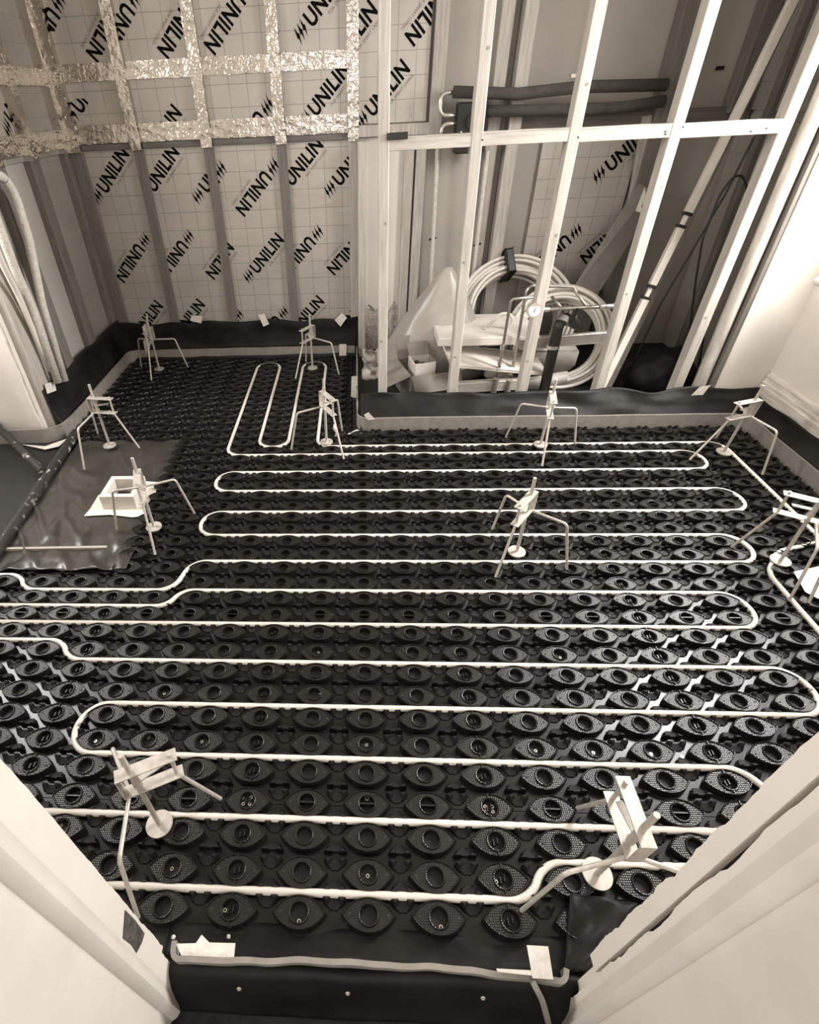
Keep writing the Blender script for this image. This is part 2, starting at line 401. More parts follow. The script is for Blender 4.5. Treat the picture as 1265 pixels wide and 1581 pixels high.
for px, k, up, fl, wh in [
    ((160, 288), 0, 0, 0, 'U'), ((214, 385), 0, 0, 1, 'U'), ((243, 472), 0, 0, 0, 'N'),
    ((235, 286), 1, 0, 0, 'U'), ((317, 287), 1, 0, 0, 'U'), ((281, 380), 1, 0, 1, 'U'), ((327, 422), 1, 0, 1, 'N'), ((308, 470), 1, 0, 0, 'N'),
    ((409.6, 274), 2, 0, 1, 'U'), ((329, 278), 2, 0, 1, 'U'), ((395, 413), 2, 0, 0, 'U'), ((352, 382), 2, 0, 0, 'N'), ((358, 499), 2, 0, 1, 'U'), ((427, 495), 2, 0, 1, 'U'),
    ((449, 276), 3, 0, 0, 'U'), ((523, 276), 3, 0, 0, 'U'), ((478, 374), 3, 0, 1, 'U'), ((514, 415), 3, 0, 1, 'N'), ((492, 465), 3, 0, 0, 'N'), ((533, 500), 3, 0, 0, 'U'),
    ((80, 24), 0, 1, 1, 'U'), ((145, 82), 0, 1, 1, 'N'), ((121, 163), 0, 1, 0, 'U'),
    ((196, 18), 1, 1, 1, 'U'), ((255, 77), 1, 1, 1, 'N'), ((270, 174), 1, 1, 0, 'N'),
    ((327, 70), 2, 1, 1, 'N'), ((400, 183), 2, 1, 1, 'U'), 
    ((480, 27), 3, 1, 0, 'U'), ((486, 167), 3, 1, 0, 'U'),
    ((572, 16), 4, 1, 0, 'N'), ((637, 56), 4, 1, 1, 'N'), ((622, 106), 4, 1, 0, 'N')]:
    put(px, k, up, fl, wh)
# left nook wall boards (plane facing +x) between studs
LST = [(1.865, 1.965), (2.168, 2.255), (2.497, 2.585), (2.895, 2.942)]
LB = []
for a, b in ((1.965, 2.168), (2.255, 2.497), (2.585, 2.895)):
    m_ = PLASTERG if b < 2.5 else BOARDL
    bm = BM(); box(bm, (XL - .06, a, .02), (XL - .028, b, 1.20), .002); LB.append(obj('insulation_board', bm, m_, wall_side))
LU = []
for a, b in ((1.9, 2.2), (2.2, 2.55), (2.55, 2.96)):
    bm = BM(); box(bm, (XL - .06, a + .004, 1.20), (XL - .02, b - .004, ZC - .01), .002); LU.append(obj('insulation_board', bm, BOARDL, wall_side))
p = at_x(14, 178, XL - .02)
logo(LU[1], Vector((XL - .02, 0, 0)), Vector((0, 1, 0)), Vector((0, 0, 1)), Vector((1, 0, 0)), U=(p.y, p.z), flip=False, clip=[('u', 2.21, 'gt'), ('u', 2.54, 'lt')])
# ------------------------------------------------------------------ studs and rails of the back wall (nook)
for i, x in enumerate(NX[:5]):
    w_ = .052
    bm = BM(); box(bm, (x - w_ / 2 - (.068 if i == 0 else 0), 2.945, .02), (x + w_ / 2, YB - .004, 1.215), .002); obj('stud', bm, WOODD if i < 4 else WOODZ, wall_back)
def foil_box(lo, hi, seed, name, parent, seg=.025):
    """timber wrapped in crumpled foil tape"""
    bm = BM(); lo, hi = Vector(lo), Vector(hi); box(bm, lo, hi)
    L = hi - lo; ax = max(range(3), key=lambda i: L[i]); n = int(L[ax] / seg)
    es = [e for e in bm.edges if abs((e.verts[0].co - e.verts[1].co)[ax]) > L[ax] * .9]
    bmesh.ops.subdivide_edges(bm, edges=es, cuts=n, use_grid_fill=True)
    es = [e for e in bm.edges if abs((e.verts[0].co - e.verts[1].co)[ax]) < 1e-6]
    bmesh.ops.subdivide_edges(bm, edges=es, cuts=2, use_grid_fill=True)
    for v in bm.verts:
        q = v.co * 34 + Vector((seed, 0, 0))
        v.co += Vector((noise.noise(q), noise.noise(q + Vector((9, 0, 0))), noise.noise(q + Vector((0, 9, 0))))) * .0045
    return obj(name, bm, FOIL, parent, smooth=True, autosmooth=38)
for i, x in enumerate(NX[:5]):
    foil_box((x - .03, 2.925, 1.20), (x + .03, YB - .004, ZC - .01), i * 7.1, 'foil_wrapped_stud', wall_back)
for k in range(4):
    foil_box((NX[k] + .031, 2.945, 1.238), (NX[k + 1] - .031, YB - .004, 1.322), 31 + k, 'foil_wrapped_rail', wall_back)
    foil_box((NX[k] + .031, 2.952, 1.508), (NX[k + 1] - .031, YB - .004, 1.582), 51 + k, 'foil_wrapped_rail', wall_back)
    bm = BM(); box(bm, (NX[k] + .031, 2.95, 1.206), (NX[k + 1] - .031, YB - .004, 1.236), .002); obj('rail', bm, WOODDX, wall_back)  # thin dark strip just below the lower foil-wrapped piece
for j, (a, b) in enumerate(LST):
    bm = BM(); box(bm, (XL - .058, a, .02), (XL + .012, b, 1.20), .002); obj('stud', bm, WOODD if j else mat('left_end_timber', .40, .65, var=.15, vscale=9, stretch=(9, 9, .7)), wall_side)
    if j: foil_box((XL - .058, a, 1.20), (XL + .03, a + .06, ZC - .01), 71 + j, 'foil_wrapped_stud', wall_side)
for z0, z1, s in ((1.225, 1.31, 81), (1.50, 1.57, 85)):
    foil_box((XL - .058, 1.9, z0), (XL + .002, 2.93, z1), s, 'foil_wrapped_rail', wall_side)
# ------------------------------------------------------------------ back wall behind the partition
def vstud(xa, xb, y0, z0, z1, m, parent=wall_back, name='stud', y1=YB - .004):
    bm = BM(); box(bm, (xa, y0, z0), (xb, y1, z1), .002); return obj(name, bm, m, parent)
vstud(.668, .735, 2.93, 1.20, ZC - .01, mat('mid_timber_upright', .36, .65, var=.18, vscale=9, stretch=(9, 9, .7)))
vstud(.545, .60, 2.95, .10, 1.20, MATS['mid_timber_upright']); vstud(.61, .665, 2.94, .10, 1.20, MATS['mid_timber_upright'])
vstud(1.085, 1.15, 2.90, .1, ZC - .01, MATS['mid_timber_upright']); vstud(.985, 1.05, 2.95, .1, ZC - .01, MATS['mid_timber_upright'])
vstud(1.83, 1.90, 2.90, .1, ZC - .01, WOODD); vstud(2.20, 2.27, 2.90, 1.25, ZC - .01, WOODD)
bm = BM(); box(bm, (.265, 2.93, 1.215), (.668, YB - .004, 1.268), .002); obj('rail', bm, MATS['mid_timber_upright'], wall_back)
bm = BM(); box(bm, (1.15, 2.94, 1.20), (1.83, YB - .004, 1.275), .002); obj('rail', bm, WOODDX, wall_back)
bm = BM(); box(bm, (1.90, 2.94, 1.20), (2.33, YB - .004, 1.275), .002); obj('rail', bm, WOODDX, wall_back)
# smooth light plaster panel low down, broken off at its foot over rough masonry
bm = BM()
zz = [(.275, .30), (.31, .28), (.36, .31), (.40, .27), (.44, .315), (.48, .26), (.52, .33), (.545, .30)]
prism(bm, [(.275, 2.975, 1.21)] + [(x, 2.975, z) for x, z in zz] + [(.545, 2.975, 1.21)], (0, .024, 0)); obj('plaster_panel', bm, mat('light_plaster_panel', .62, .8, var=.06, vscale=3), wall_back)
bm = BM()
sheet(bm, lambda u, v: (.275 + u * .30, 2.985 - .012 * abs(nz(u * 7, v * 5, 1)), .0 + v * .34), 14, 14, -.01); obj('rough_masonry', bm, RAWEDGE, wall_back)
# insulation on the back wall right, and boards on the cavity side wall
pb = board((1.30, 2.974, .05), (1.82, YB - .002, 1.20), BOARD)
for px, fl, wh in (((944, 253), 0, 'U'), ((905, 397), 1, 'N'), ((873, 372), 1, 'U')):
    p = at_y(px[0], px[1], 2.974); logo(pb, Vector((0, 2.974, 0)), Vector((1, 0, 0)), Vector((0, 0, 1)), Vector((0, -1, 0)), flip=bool(fl), clip=[('u', 1.31, 'gt'), ('u', 1.82, 'lt'), ('v', 1.2, 'lt')], **{wh: (p.x, p.z)})
for a, b in ((2.10, 2.38), (2.44, 2.72), (2.76, 2.98)):
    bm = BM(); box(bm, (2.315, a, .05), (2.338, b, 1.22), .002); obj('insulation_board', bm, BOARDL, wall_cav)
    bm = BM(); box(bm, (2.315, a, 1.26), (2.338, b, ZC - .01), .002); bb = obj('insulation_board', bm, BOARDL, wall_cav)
    if a < 2.4:
        logo(bb, Vector((2.315, 0, 0)), Vector((0, -1, 0)), Vector((0, 0, 1)), Vector((-1, 0, 0)), U=(-2.22, 1.62), flip=False, clip=[('u', -2.38, 'gt'), ('u', -2.11, 'lt')])
for y_ in (2.385, 2.722):
    bm = BM(); box(bm, (2.29, y_, .05), (2.338, y_ + .05, ZC - .01), .002); obj('stud', bm, WOODD, wall_cav)
# ================================================================== HEATING PANELS
def inreg(x, y, m=0.0):
    return ((-.605 - m <= x <= 2.19 and -.262 <= y <= 1.85) or (-1.9 <= x <= -.6 and -.262 <= y <= .80)
            or (-1.27 <= x <= .24 and 1.82 <= y <= 2.84) or (-1.27 <= x <= -.6 and 1.79 <= y <= 1.85))
REG = [(-.62, 2.20, -.265, 1.85), (-1.9, -.62, -.265, .815), (-1.28, .25, 1.85, 2.855), (-1.28, -.62, 1.79, 1.85)]
def eye_mesh(kind):
    bm = BM(); n = 28; HL, HH = .0585, .0318
    R = (HL * HL + HH * HH) / (2 * HH); A = math.asin(HL / R)
    def lens(k, s=1.0):
        h = n // 2; t = k / h
        if k < h: a = -A + 2 * A * t; x, y = R * math.sin(a), -(R * math.cos(a) - (R - HH))
        else: a = A - 2 * A * (t - 1); x, y = R * math.sin(a), R * math.cos(a) - (R - HH)
        return x * s, y * s
    def circ(k, r):
        x, y = lens(k); a = math.atan2(y / HH, x / HL) ; return r * math.cos(a), r * math.sin(a)
    rings = []
    for f, z in ((lambda k: lens(k, 1.03), .0), (lambda k: lens(k, 1.0), .0190), (lambda k: lens(k, .965), .0226), (lambda k: lens(k, .935), .0224), (lambda k: lens(k, .905), .0190),
                 (lambda k: circ(k, .0232), .0190), (lambda k: circ(k, .0214), .0230), (lambda k: circ(k, .0190), .0224), (lambda k: circ(k, .0172), .005)):
        rings.append([bm.verts.new((*f(k), z)) for k in range(n)])
    for A_, B_ in zip(rings, rings[1:]):
        for k in range(n): bm.faces.new((A_[k], A_[(k + 1) % n], B_[(k + 1) % n], B_[k]))
    f = bm.faces.new(rings[-1]); f.material_index = 1
    for s in (-1, 1):
        q = [bm.verts.new((s * .0415 + .0035 * math.cos(a), .0035 * math.sin(a), .0196)) for a in [k * PI / 3 for k in range(6)]]
        ff = bm.faces.new(q); ff.material_index = 1  # flat dark discs painted as the shade of the two small holes
    if kind == 'bar': box(bm, (-.0185, -.0018, .006), (.0185, .0018, .0205))
    if kind == 'seam':
        box(bm, (-.0012, -.0295, .019), (.0012, -.0185, .0232)); box(bm, (-.0012, .0185, .019), (.0012, .0295, .0232))
        box(bm, (-.0065, -.007, .004), (-.0035, .005, .016)); box(bm, (.0035, -.003, .004), (.0065, .009, .014))
    bmesh.ops.recalc_face_normals(bm, faces=bm.faces)
    me = bpy.data.meshes.new('eye_boss_' + kind); bm.to_mesh(me); bm.free(); me.materials.append(EYE); me.materials.append(HOLE); return me
EM = {k: eye_mesh(k) for k in ('plain', 'bar', 'seam')}
eyes = []
for j in range(-3, 38):
    for i in range(-12, 15):
        x, y = i * .15, j * .075
        if not inreg(x, y): continue
        u, v = project((x, y, .02))
        if not (-70 < u < 1335 and 400 < v < 1540): continue
        k = 'bar' if j % 8 == 0 and i % 4 else ('seam' if i % 4 == 0 else 'plain')
        eyes.append((i, j, k, u, v))
vis = sorted(eyes, key=lambda e: -(e[4] - 900 * (1 if (e[3] < 10 or e[3] > 1255 or (e[4] > 1200 and (e[3] < e[4] - 1230 or e[3] > 2390 - e[4]))) else 0)))
single = set((e[0], e[1]) for e in vis[:296])
tiles = {}
def tile_of(i, j): return (math.floor(i / 4), math.floor(j / 8))
def clips_bm(bm, x, y):
    def frust(lo4, hi4):
        A = [bm.verts.new(p) for p in lo4]; B = [bm.verts.new(p) for p in hi4]; n = len(A)
        bm.faces.new(B)
        for q in range(n): bm.faces.new((A[q], A[(q + 1) % n], B[(q + 1) % n], B[q]))
    for sy in (-1, 1):
        # ledge block widening towards the channel, plus two upright barbs gripping the pipe
        frust([(x - .029, y + sy * .0092, .001), (x + .029, y + sy * .0092, .001), (x + .009, y + sy * .030, .001), (x - .009, y + sy * .030, .001)],
              [(x - .025, y + sy * .0092, .0125), (x + .025, y + sy * .0092, .0125), (x + .007, y + sy * .027, .008), (x - .007, y + sy * .027, .008)])
        for sx in (-1, 1):
            frust([(x + sx * .006, y + sy * .0088, .010), (x + sx * .028, y + sy * .0088, .010), (x + sx * .0165, y + sy * .024, .006)],
                  [(x + sx * .010, y + sy * .0075, .0225), (x + sx * .024, y + sy * .0075, .0225), (x + sx * .017, y + sy * .013, .021)])
for (a, b) in sorted({(a, b) for a in range(-4, 4) for b in range(-1, 5)}, key=lambda t: (t[1], t[0])):
    rects = []
    for r in REG:
        x0, x1 = max(r[0], a * .6), min(r[1], a * .6 + .6); y0, y1 = max(r[2], b * .6), min(r[3], b * .6 + .6)
        if x1 - x0 > .02 and y1 - y0 > .01: rects.append((x0, x1, y0, y1))
    if not rects: continue
    bm = BM()
    for x0, x1, y0, y1 in rects:
        box(bm, (x0 + .0008, y0 + .0008, .0004), (x1 - .0008, y1 - .0008, .004))
        nx = max(1, int((x1 - x0) / .05))
    t = obj('heating_panel', bm, BLACKP, floor); tiles[(a, b)] = t
    bm = BM(); cnt = 0
    for jj in range(8):
        for ii in range(4):
            x, y = (a * 4 + ii + .5) * .15, (b * 8 + jj + .5) * .075
            if not inreg(x, y): continue
            u, v = project((x, y, .02))
            if -40 < u < 1300 and 400 < v < 1540: clips_bm(bm, x, y); cnt += 1
    if cnt:
        bmesh.ops.translate(bm, verts=bm.verts, vec=(0, 0, .003)) if False else None
        o = obj('pipe_clips', bm, CLIPM, t); o['kind'] = 'stuff'
    else: bm.free()
far = BM()
for i, j, k, u, v in eyes:
    if (i, j) in single:
        par = tiles.get(tile_of(i, j)) or tiles.get((math.floor(i / 4), math.floor((j - 1) / 8))) or floor
        o = link_obj('eye_boss', EM[k], (i * .15, j * .075, .0035), par)
    else:
        n0 = len(far.verts); far.from_mesh(EM[k]); far.verts.ensure_lookup_table()
        for q in range(n0, len(far.verts)): far.verts[q].co += Vector((i * .15, j * .075, .0035))
o = obj('eye_bosses', far, [EYE, HOLE], floor); o['kind'] = 'stuff'
# fixing screws seen in the bosses
bm = BM(); tube(bm, [(.0035 * math.cos(a), .0035 * math.sin(a), .002) for a in [k * PI / 4 for k in range(8)]], .0016, 6, closed=True); SCREW = bpy.data.meshes.new('screw'); bm.to_mesh(SCREW); bm.free(); SCREW.materials.append(BRASS)
for px in [(537, 1424), (681, 1432), (348, 1406), (462, 1423), (568, 1353), (266, 1342), (375, 1232), (388, 1232), (376, 1242), (386, 1242), (749, 1246), (760, 1246), (750, 1254), (761, 1254), (567, 1234), (312, 1146), (230, 1140), (148, 1145), (827, 1160), (916, 1163), (1005, 1165), (566, 1151), (856, 1084), (495, 1071), (170, 1070), (254, 1072), (865, 1016), (1053, 1169), (198, 1333), (95, 1275), (492, 1008), (766, 1362)]:
    p = at_z(px[0], px[1], .008); link_obj('screw', SCREW, p, floor)
# ------------------------------------------------------------------ heating pipe loops
def gy(j): return j * .075
def gp(i, j): return (i * .15, j * .075, .0155)
def pipe(name, pts, label, r=.0085, fr=.074, zs=None):
    path = fillet([Vector(p) for p in pts], fr, 8)
    bm = BM(); tube(bm, path, r, 12); o = obj(name, bm, PIPE, None, smooth=True); tag(o, label, 'pipe', 'white heating pipe loops laid in the panels'); return o
pipe('heating_pipe', [gp(-10.5, 10.5), gp(-6.65, 10.5), gp(-6.35, 9.5), gp(-2.62, 9.5), gp(-2.38, 11.5), gp(11.6, 11.5), gp(11.6, 13.5), gp(-2.5, 13.5), gp(-2.5, 15.5), gp(12.5, 15.5), gp(12.5, 17.5),
      gp(-2.5, 17.5), gp(-2.5, 19.5), gp(12.5, 19.5), gp(12.5, 21.5), gp(-2.5, 21.5), gp(-2.5, 36.5), gp(-1.5, 36.5), gp(-1.5, 22.5), gp(-.5, 22.5), gp(-.5, 36.5), gp(.5, 36.5), gp(.5, 22.5), gp(13.5, 22.5), gp(13.5, 13.2), gp(14.3, 12.2)],
     'long white heating pipe snaking over the far floor and into the dark alcove')
pipe('heating_pipe', [gp(-10.5, 7.5), gp(10.5, 7.5), gp(10.5, 9.5), gp(-2.38, 9.5), gp(-2.62, 8.5), gp(-10.5, 8.5)], 'white heating pipe with a single right-hand return across the middle of the floor')
pipe('heating_pipe', [gp(-10.5, 6.5), gp(-4.65, 6.5), gp(-4.35, 5.5), gp(10.5, 5.5), gp(10.5, 3.5), gp(-3.5, 3.5), gp(-3.5, 1.5), gp(8.38, 1.5), gp(8.66, .5), gp(9.5, .5)], 'white heating pipe looping round below the middle rows, ending behind the right door reveal', fr=.076)
pipe('heating_pipe', [gp(-8, -.5), gp(9.0, -.5)], 'straight white heating pipe passing under the near left tripod disc')
pipe('heating_pipe', [gp(-6, -2.5), gp(4.36, -2.5), gp(4.64, -1.5), gp(8.5, -1.5)], 'nearest white heating pipe stepping up beside the near right tripod')
pf = [at_z(x, y, .0155) for x, y in ((1330, 830), (1262, 838), (1200, 852), (1186, 885), (1265, 975), (1360, 1090))]
pipe('heating_pipe', pf, 'short curved white heating pipe at the right edge beside the cropped tripod', fr=.09)
# ================================================================== FLOOR EDGES: foam strips, membrane, film, tape
def ribbon(bm, pts, h, t=.008, z0=.0, wob=.004, n=160, lean=0.0):
    def at(u):
        return pathlerp(pts, u)
    ln = [at(k / n) for k in range(n + 1)]
    rows = []
    for k, p in enumerate(ln):
        a = ln[max(0, k - 1)]; b = ln[min(n, k + 1)]; d = (b - a); d.z = 0; d.normalize(); nr = Vector((-d.y, d.x, 0))
        hh = h + wob * nz(k * .11, 3.3, h * 10); off = wob * .8 * nz(k * .08, 7.7, h)
        rows.append([bm.verts.new(p + nr * o_ + Vector((0, 0, z))) for o_, z in ((off - t / 2, z0), (off - t / 2 + lean, z0 + hh * .5), (off - t / 2 + lean * 1.6, z0 + hh), (off + t / 2 + lean * 1.6, z0 + hh), (off + t / 2, z0))])
    for A, B in zip(rows, rows[1:]):
        for q in range(5): bm.faces.new((A[q], A[(q + 1) % 5], B[(q + 1) % 5], B[q]))
    bm.faces.new(rows[0]); bm.faces.new(rows[-1][::-1]); return bm
def foam(name, pts, label, h=.078, fr=.05, **k):
    bm = BM(); ribbon(bm, fillet([Vector(p) for p in pts], fr, 6), h, **k); return tag(obj(name, bm, FOAM, None, smooth=True, autosmooth=50), label, 'foam strip')
foam('edge_foam_strip', [(-1.78, 1.775, 0), (-1.37, 1.790, 0), (-1.30, 1.84, 0), (-1.285, 1.95, 0), (-1.285, 2.868, 0), (.262, 2.868, 0)], 'grey foam edge strip round the left and back of the dark alcove', fr=.06)
foam('edge_foam_strip', [(.275, 2.86, 0), (.278, 1.868, 0), (2.17, 1.868, 0), (2.222, 1.80, 0), (2.222, .80, 0)], 'pale foam edge strip in front of the stud partition and along the right wall', fr=.06, h=.076)
foam('edge_foam_strip', [(-.104, -.287, 0), (-.10, -.318, 0), (.25, -.308, .0), (.50, -.312, 0), (.678, -.325, 0), (.686, -.303, 0)], 'foam edge strip bowed across the doorway threshold', h=.045, fr=.02, t=.010)
def memb(name, pts_fn, nu, nv, label, m=MEMB, thick=.0015, cat='membrane'):
    bm = BM(); sheet(bm, pts_fn, nu, nv, thick); return tag(obj(name, bm, m, None, smooth=True), label, cat)
def prof_sheet(A, B, prof, amp, seed):
    """sheet swept from A to B; prof = list of (offset along inward normal, z)"""
    A, B = Vector(A), Vector(B); d = (B - A); L = d.length; d.normalize(); nr = Vector((-d.y, d.x, 0)); pr = [Vector((a, z, 0)) for a, z in prof]
    def fn(u, v):
        q = pathlerp(pr, v); e = amp * (.3 + v) 
        return A + d * (L * u) + nr * (q.x + e * nz(u * L * 6, v * 3, seed)) + Vector((0, 0, q.y + e * 1.2 * nz(u * L * 5, v * 2 + 5, seed)))
    return fn
memb('damp_proof_membrane', prof_sheet((-1.40, 2.88, 0), (.29, 2.88, 0), [(-.03, .002), (.003, .055), (.04, .075), (.055, .16), (.06, .235)], .012, 1), 70, 16, 'black membrane turned up the back wall of the alcove')
memb('damp_proof_membrane', prof_sheet((-1.30, 1.86, 0), (-1.30, 2.95, 0), [(0, .002), (.003, .06), (.02, .10), (.035, .18), (.045, .262)], .010, 2), 60, 14, 'black membrane turned up the left stud wall of the alcove')
memb('damp_proof_membrane', prof_sheet((.295, 1.875, 0), (2.30, 1.875, 0), [(0, .002), (.005, .06), (.045, .10), (.075, .145), (.088, .168)], .017, 3), 110, 16, 'black membrane draped along the foot of the stud partition')
memb('damp_proof_membrane', prof_sheet((2.20, 1.97, 0), (2.20, .55, 0), [(.028, .002), (.030, .06), (.055, .075), (.085, .10), (.094, .135)], .010, 4), 60, 12, 'black membrane lapped up against the worn skirting on the right')
def fn_step(u, v):
    x = -.13 + u * .86; pr = [(-.245, .004), (-.300, .006), (-.318, .030), (-.335, .020), (-.352, -.03), (-.362, -.09), (-.372, -.115)]
    q = pathlerp([Vector((a, b, 0)) for a, b in pr], v); e = .004
    return (x, q.x + e * nz(u * 6, v * 4, 9), q.y + e * nz(u * 7, v * 5, 5))
memb('threshold_membrane', fn_step, 60, 24, 'black membrane folded down over the doorway step with three screws')
thr = bpy.data.objects['threshold_membrane']
for px in ((370, 1521), (537, 1528), (745, 1535)):
    p = at_y(px[0], px[1], -.352); o = link_obj('screw', SCREW, p + Vector((0, -.004, 0)), thr); o.rotation_euler = (PI / 2 - .3, 0, 0)
# black membrane flap by right reveal
bm = BM()
pl = [at_z(880, 1378, .03), at_z(985, 1395, .03), at_z(905, 1500, .03), at_z(872, 1500, .02)]
def fn_flap(u, v):
    a = pl[0].lerp(pl[1], u); b = pl[3].lerp(pl[2], u); p = a.lerp(b, v); return p + Vector((0, 0, .012 * nz(u * 3, v * 3, 4)))
memb('membrane_offcut', fn_flap, 12, 14, 'creased black membrane flap against the right door reveal')
# grey polythene film in the left of the floor
film_w = [(-1.20, 1.79), (-.61, 1.792), (-.60, .815), (-1.17, .813)]
def fn_film(u, v):
    a = Vector((*film_w[0], 0)).lerp(Vector((*film_w[1], 0)), u); b = Vector((*film_w[3], 0)).lerp(Vector((*film_w[2], 0)), u); p = a.lerp(b, v)
    e = .010 * (.3 + v); z = .007 + e * abs(nz(u * 3 + v * 2.5, v * 3.5, 2)) + .011 * (1 - min(1, abs(nz(u * 5 - v * 4, v * 3, 6)) * 5)) * (.25 + v) + .008 * abs(nz(u * 9, v * 11, 3)) * v
    z = .007 + (z - .007) * min(1.0, max(0.0, (math.hypot(p.x + .76, p.y - 1.25) - .17) / .12))
    return Vector((p.x + .006 * nz(u * 9, v * 9, 8), p.y + .008 * nz(u * 11, v * 7, 1), z))
memb('polythene_film', fn_film, 70, 90, 'creased grey polythene film on the floor under the white box', FILM, .0008, cat='plastic film')
pole = BM(); cyl(pole, at_z(0, 850, .028) + Vector((.0, -.12, 0)), at_z(118, 668, .028), .024, 14); tag(obj('floor_pole', pole, DIRTY, None, smooth=True, autosmooth=40), 'dark paint-splattered pole lying along the edge of the polythene film', 'pole')
pole = BM(); cyl(pole, at_z(-30, 632, .115), at_z(66, 728, .048), .020, 14); tag(obj('floor_pole', pole, DIRTY, None, smooth=True, autosmooth=40), 'short dark splattered pole leaning onto the longer pole by the left plaster', 'pole')
bm = BM(); beam(bm, at_z(-20, 849, .014), at_z(165, 846, .014), .012, .012, (0, 1, 0), .002); tag(obj('batten', bm, mat('grey_batten', .40, .7), None), 'thin pale batten lying across the polythene film', 'batten')
# tape patches --------------------------------------------------
def tape_quad(px, plane, val, label, parent=None, name='tape_piece', lift=.003, th=.0012):
    f = {'z': at_z, 'y': at_y, 'x': at_x}[plane]; nrm = {'z': Vector((0, 0, 1)), 'y': Vector((0, -1, 0)), 'x': Vector((1, 0, 0))}[plane]
    bm = BM(); prism(bm, [f(x, y, val) + nrm * lift for x, y in px], nrm * th); o = obj(name, bm, TAPE, parent)
    if parent is None: tag(o, label, 'tape')
    return o
tape_quad([(296, 486), (313, 488), (311, 499), (294, 495)], 'y', 2.93, 'small masking tape square on the membrane, left of the three along the alcove')
tape_quad([(399, 486), (408, 484), (416, 500), (407, 504)], 'y', 2.925, 'small upright strip of masking tape on the membrane, middle of the alcove')
tape_quad([(517, 494), (528, 483), (536, 490), (526, 504)], 'y', 2.925, 'tilted square of masking tape on the membrane by the alcove end stud')
tape_quad([(524, 531), (535, 531), (535, 553), (524, 553)], 'y', 2.858, 'masking tape patch over the alcove foam strip end')
tape_quad([(543, 581), (552, 580), (553, 616), (542, 617)], 'y', 2.26, 'white tape patch on the foam strip at the partition corner post')
tape_quad([(537, 671), (551, 664), (563, 668), (556, 674)], 'z', .012, 'white tape scrap on the floor at the corner of the partition')
tape_quad([(1080, 597), (1097, 594), (1076, 620), (1064, 613)], 'y', 1.945, 'curled white tape holding the membrane at the right end of the partition')
tape_quad([(562, 640), (569, 636), (579, 647), (568, 648)], 'y', 1.862, 'short tape stub at the left end of the partition membrane')
tape_quad([(68, 593), (83, 589), (86, 603), (72, 608)], 'x', -1.335, 'white tape tag at the foot of the lagged pipes')
tape_quad([(33, 687), (70, 690), (104, 678), (92, 690), (70, 695)], 'z', .010, 'torn white tape along the floor by the left plaster')
tape_quad([(272, 1458), (303, 1457), (312, 1444), (324, 1456), (364, 1457), (361, 1489), (286, 1487)], 'z', .035, 'crumpled white tape patch at the left end of the threshold strip')
tape_quad([(813, 1460), (846, 1462), (854, 1513), (822, 1511)], 'z', .050, 'upright white tape flap at the right end of the threshold strip')
tape_quad([(766, 1496), (822, 1499), (822, 1507), (768, 1501)], 'z', .048, 'narrow white tape strip along the threshold beside the tape flap')
tape_quad([(1225, 884), (1290, 870), (1290, 930), (1262, 925), (1243, 915)], 'z', .030, 'white tape sheet on the floor at the far right edge')
bm = BM(); tube(bm, fillet([at_z(823, 1516, .05), at_z(838, 1545, .03), at_z(852, 1600, -.06)], .05), .006, 8); tag(obj('loose_strip', bm, FOAM, None, smooth=True), 'loose foam sliver hanging over the threshold on the right', 'foam strip')
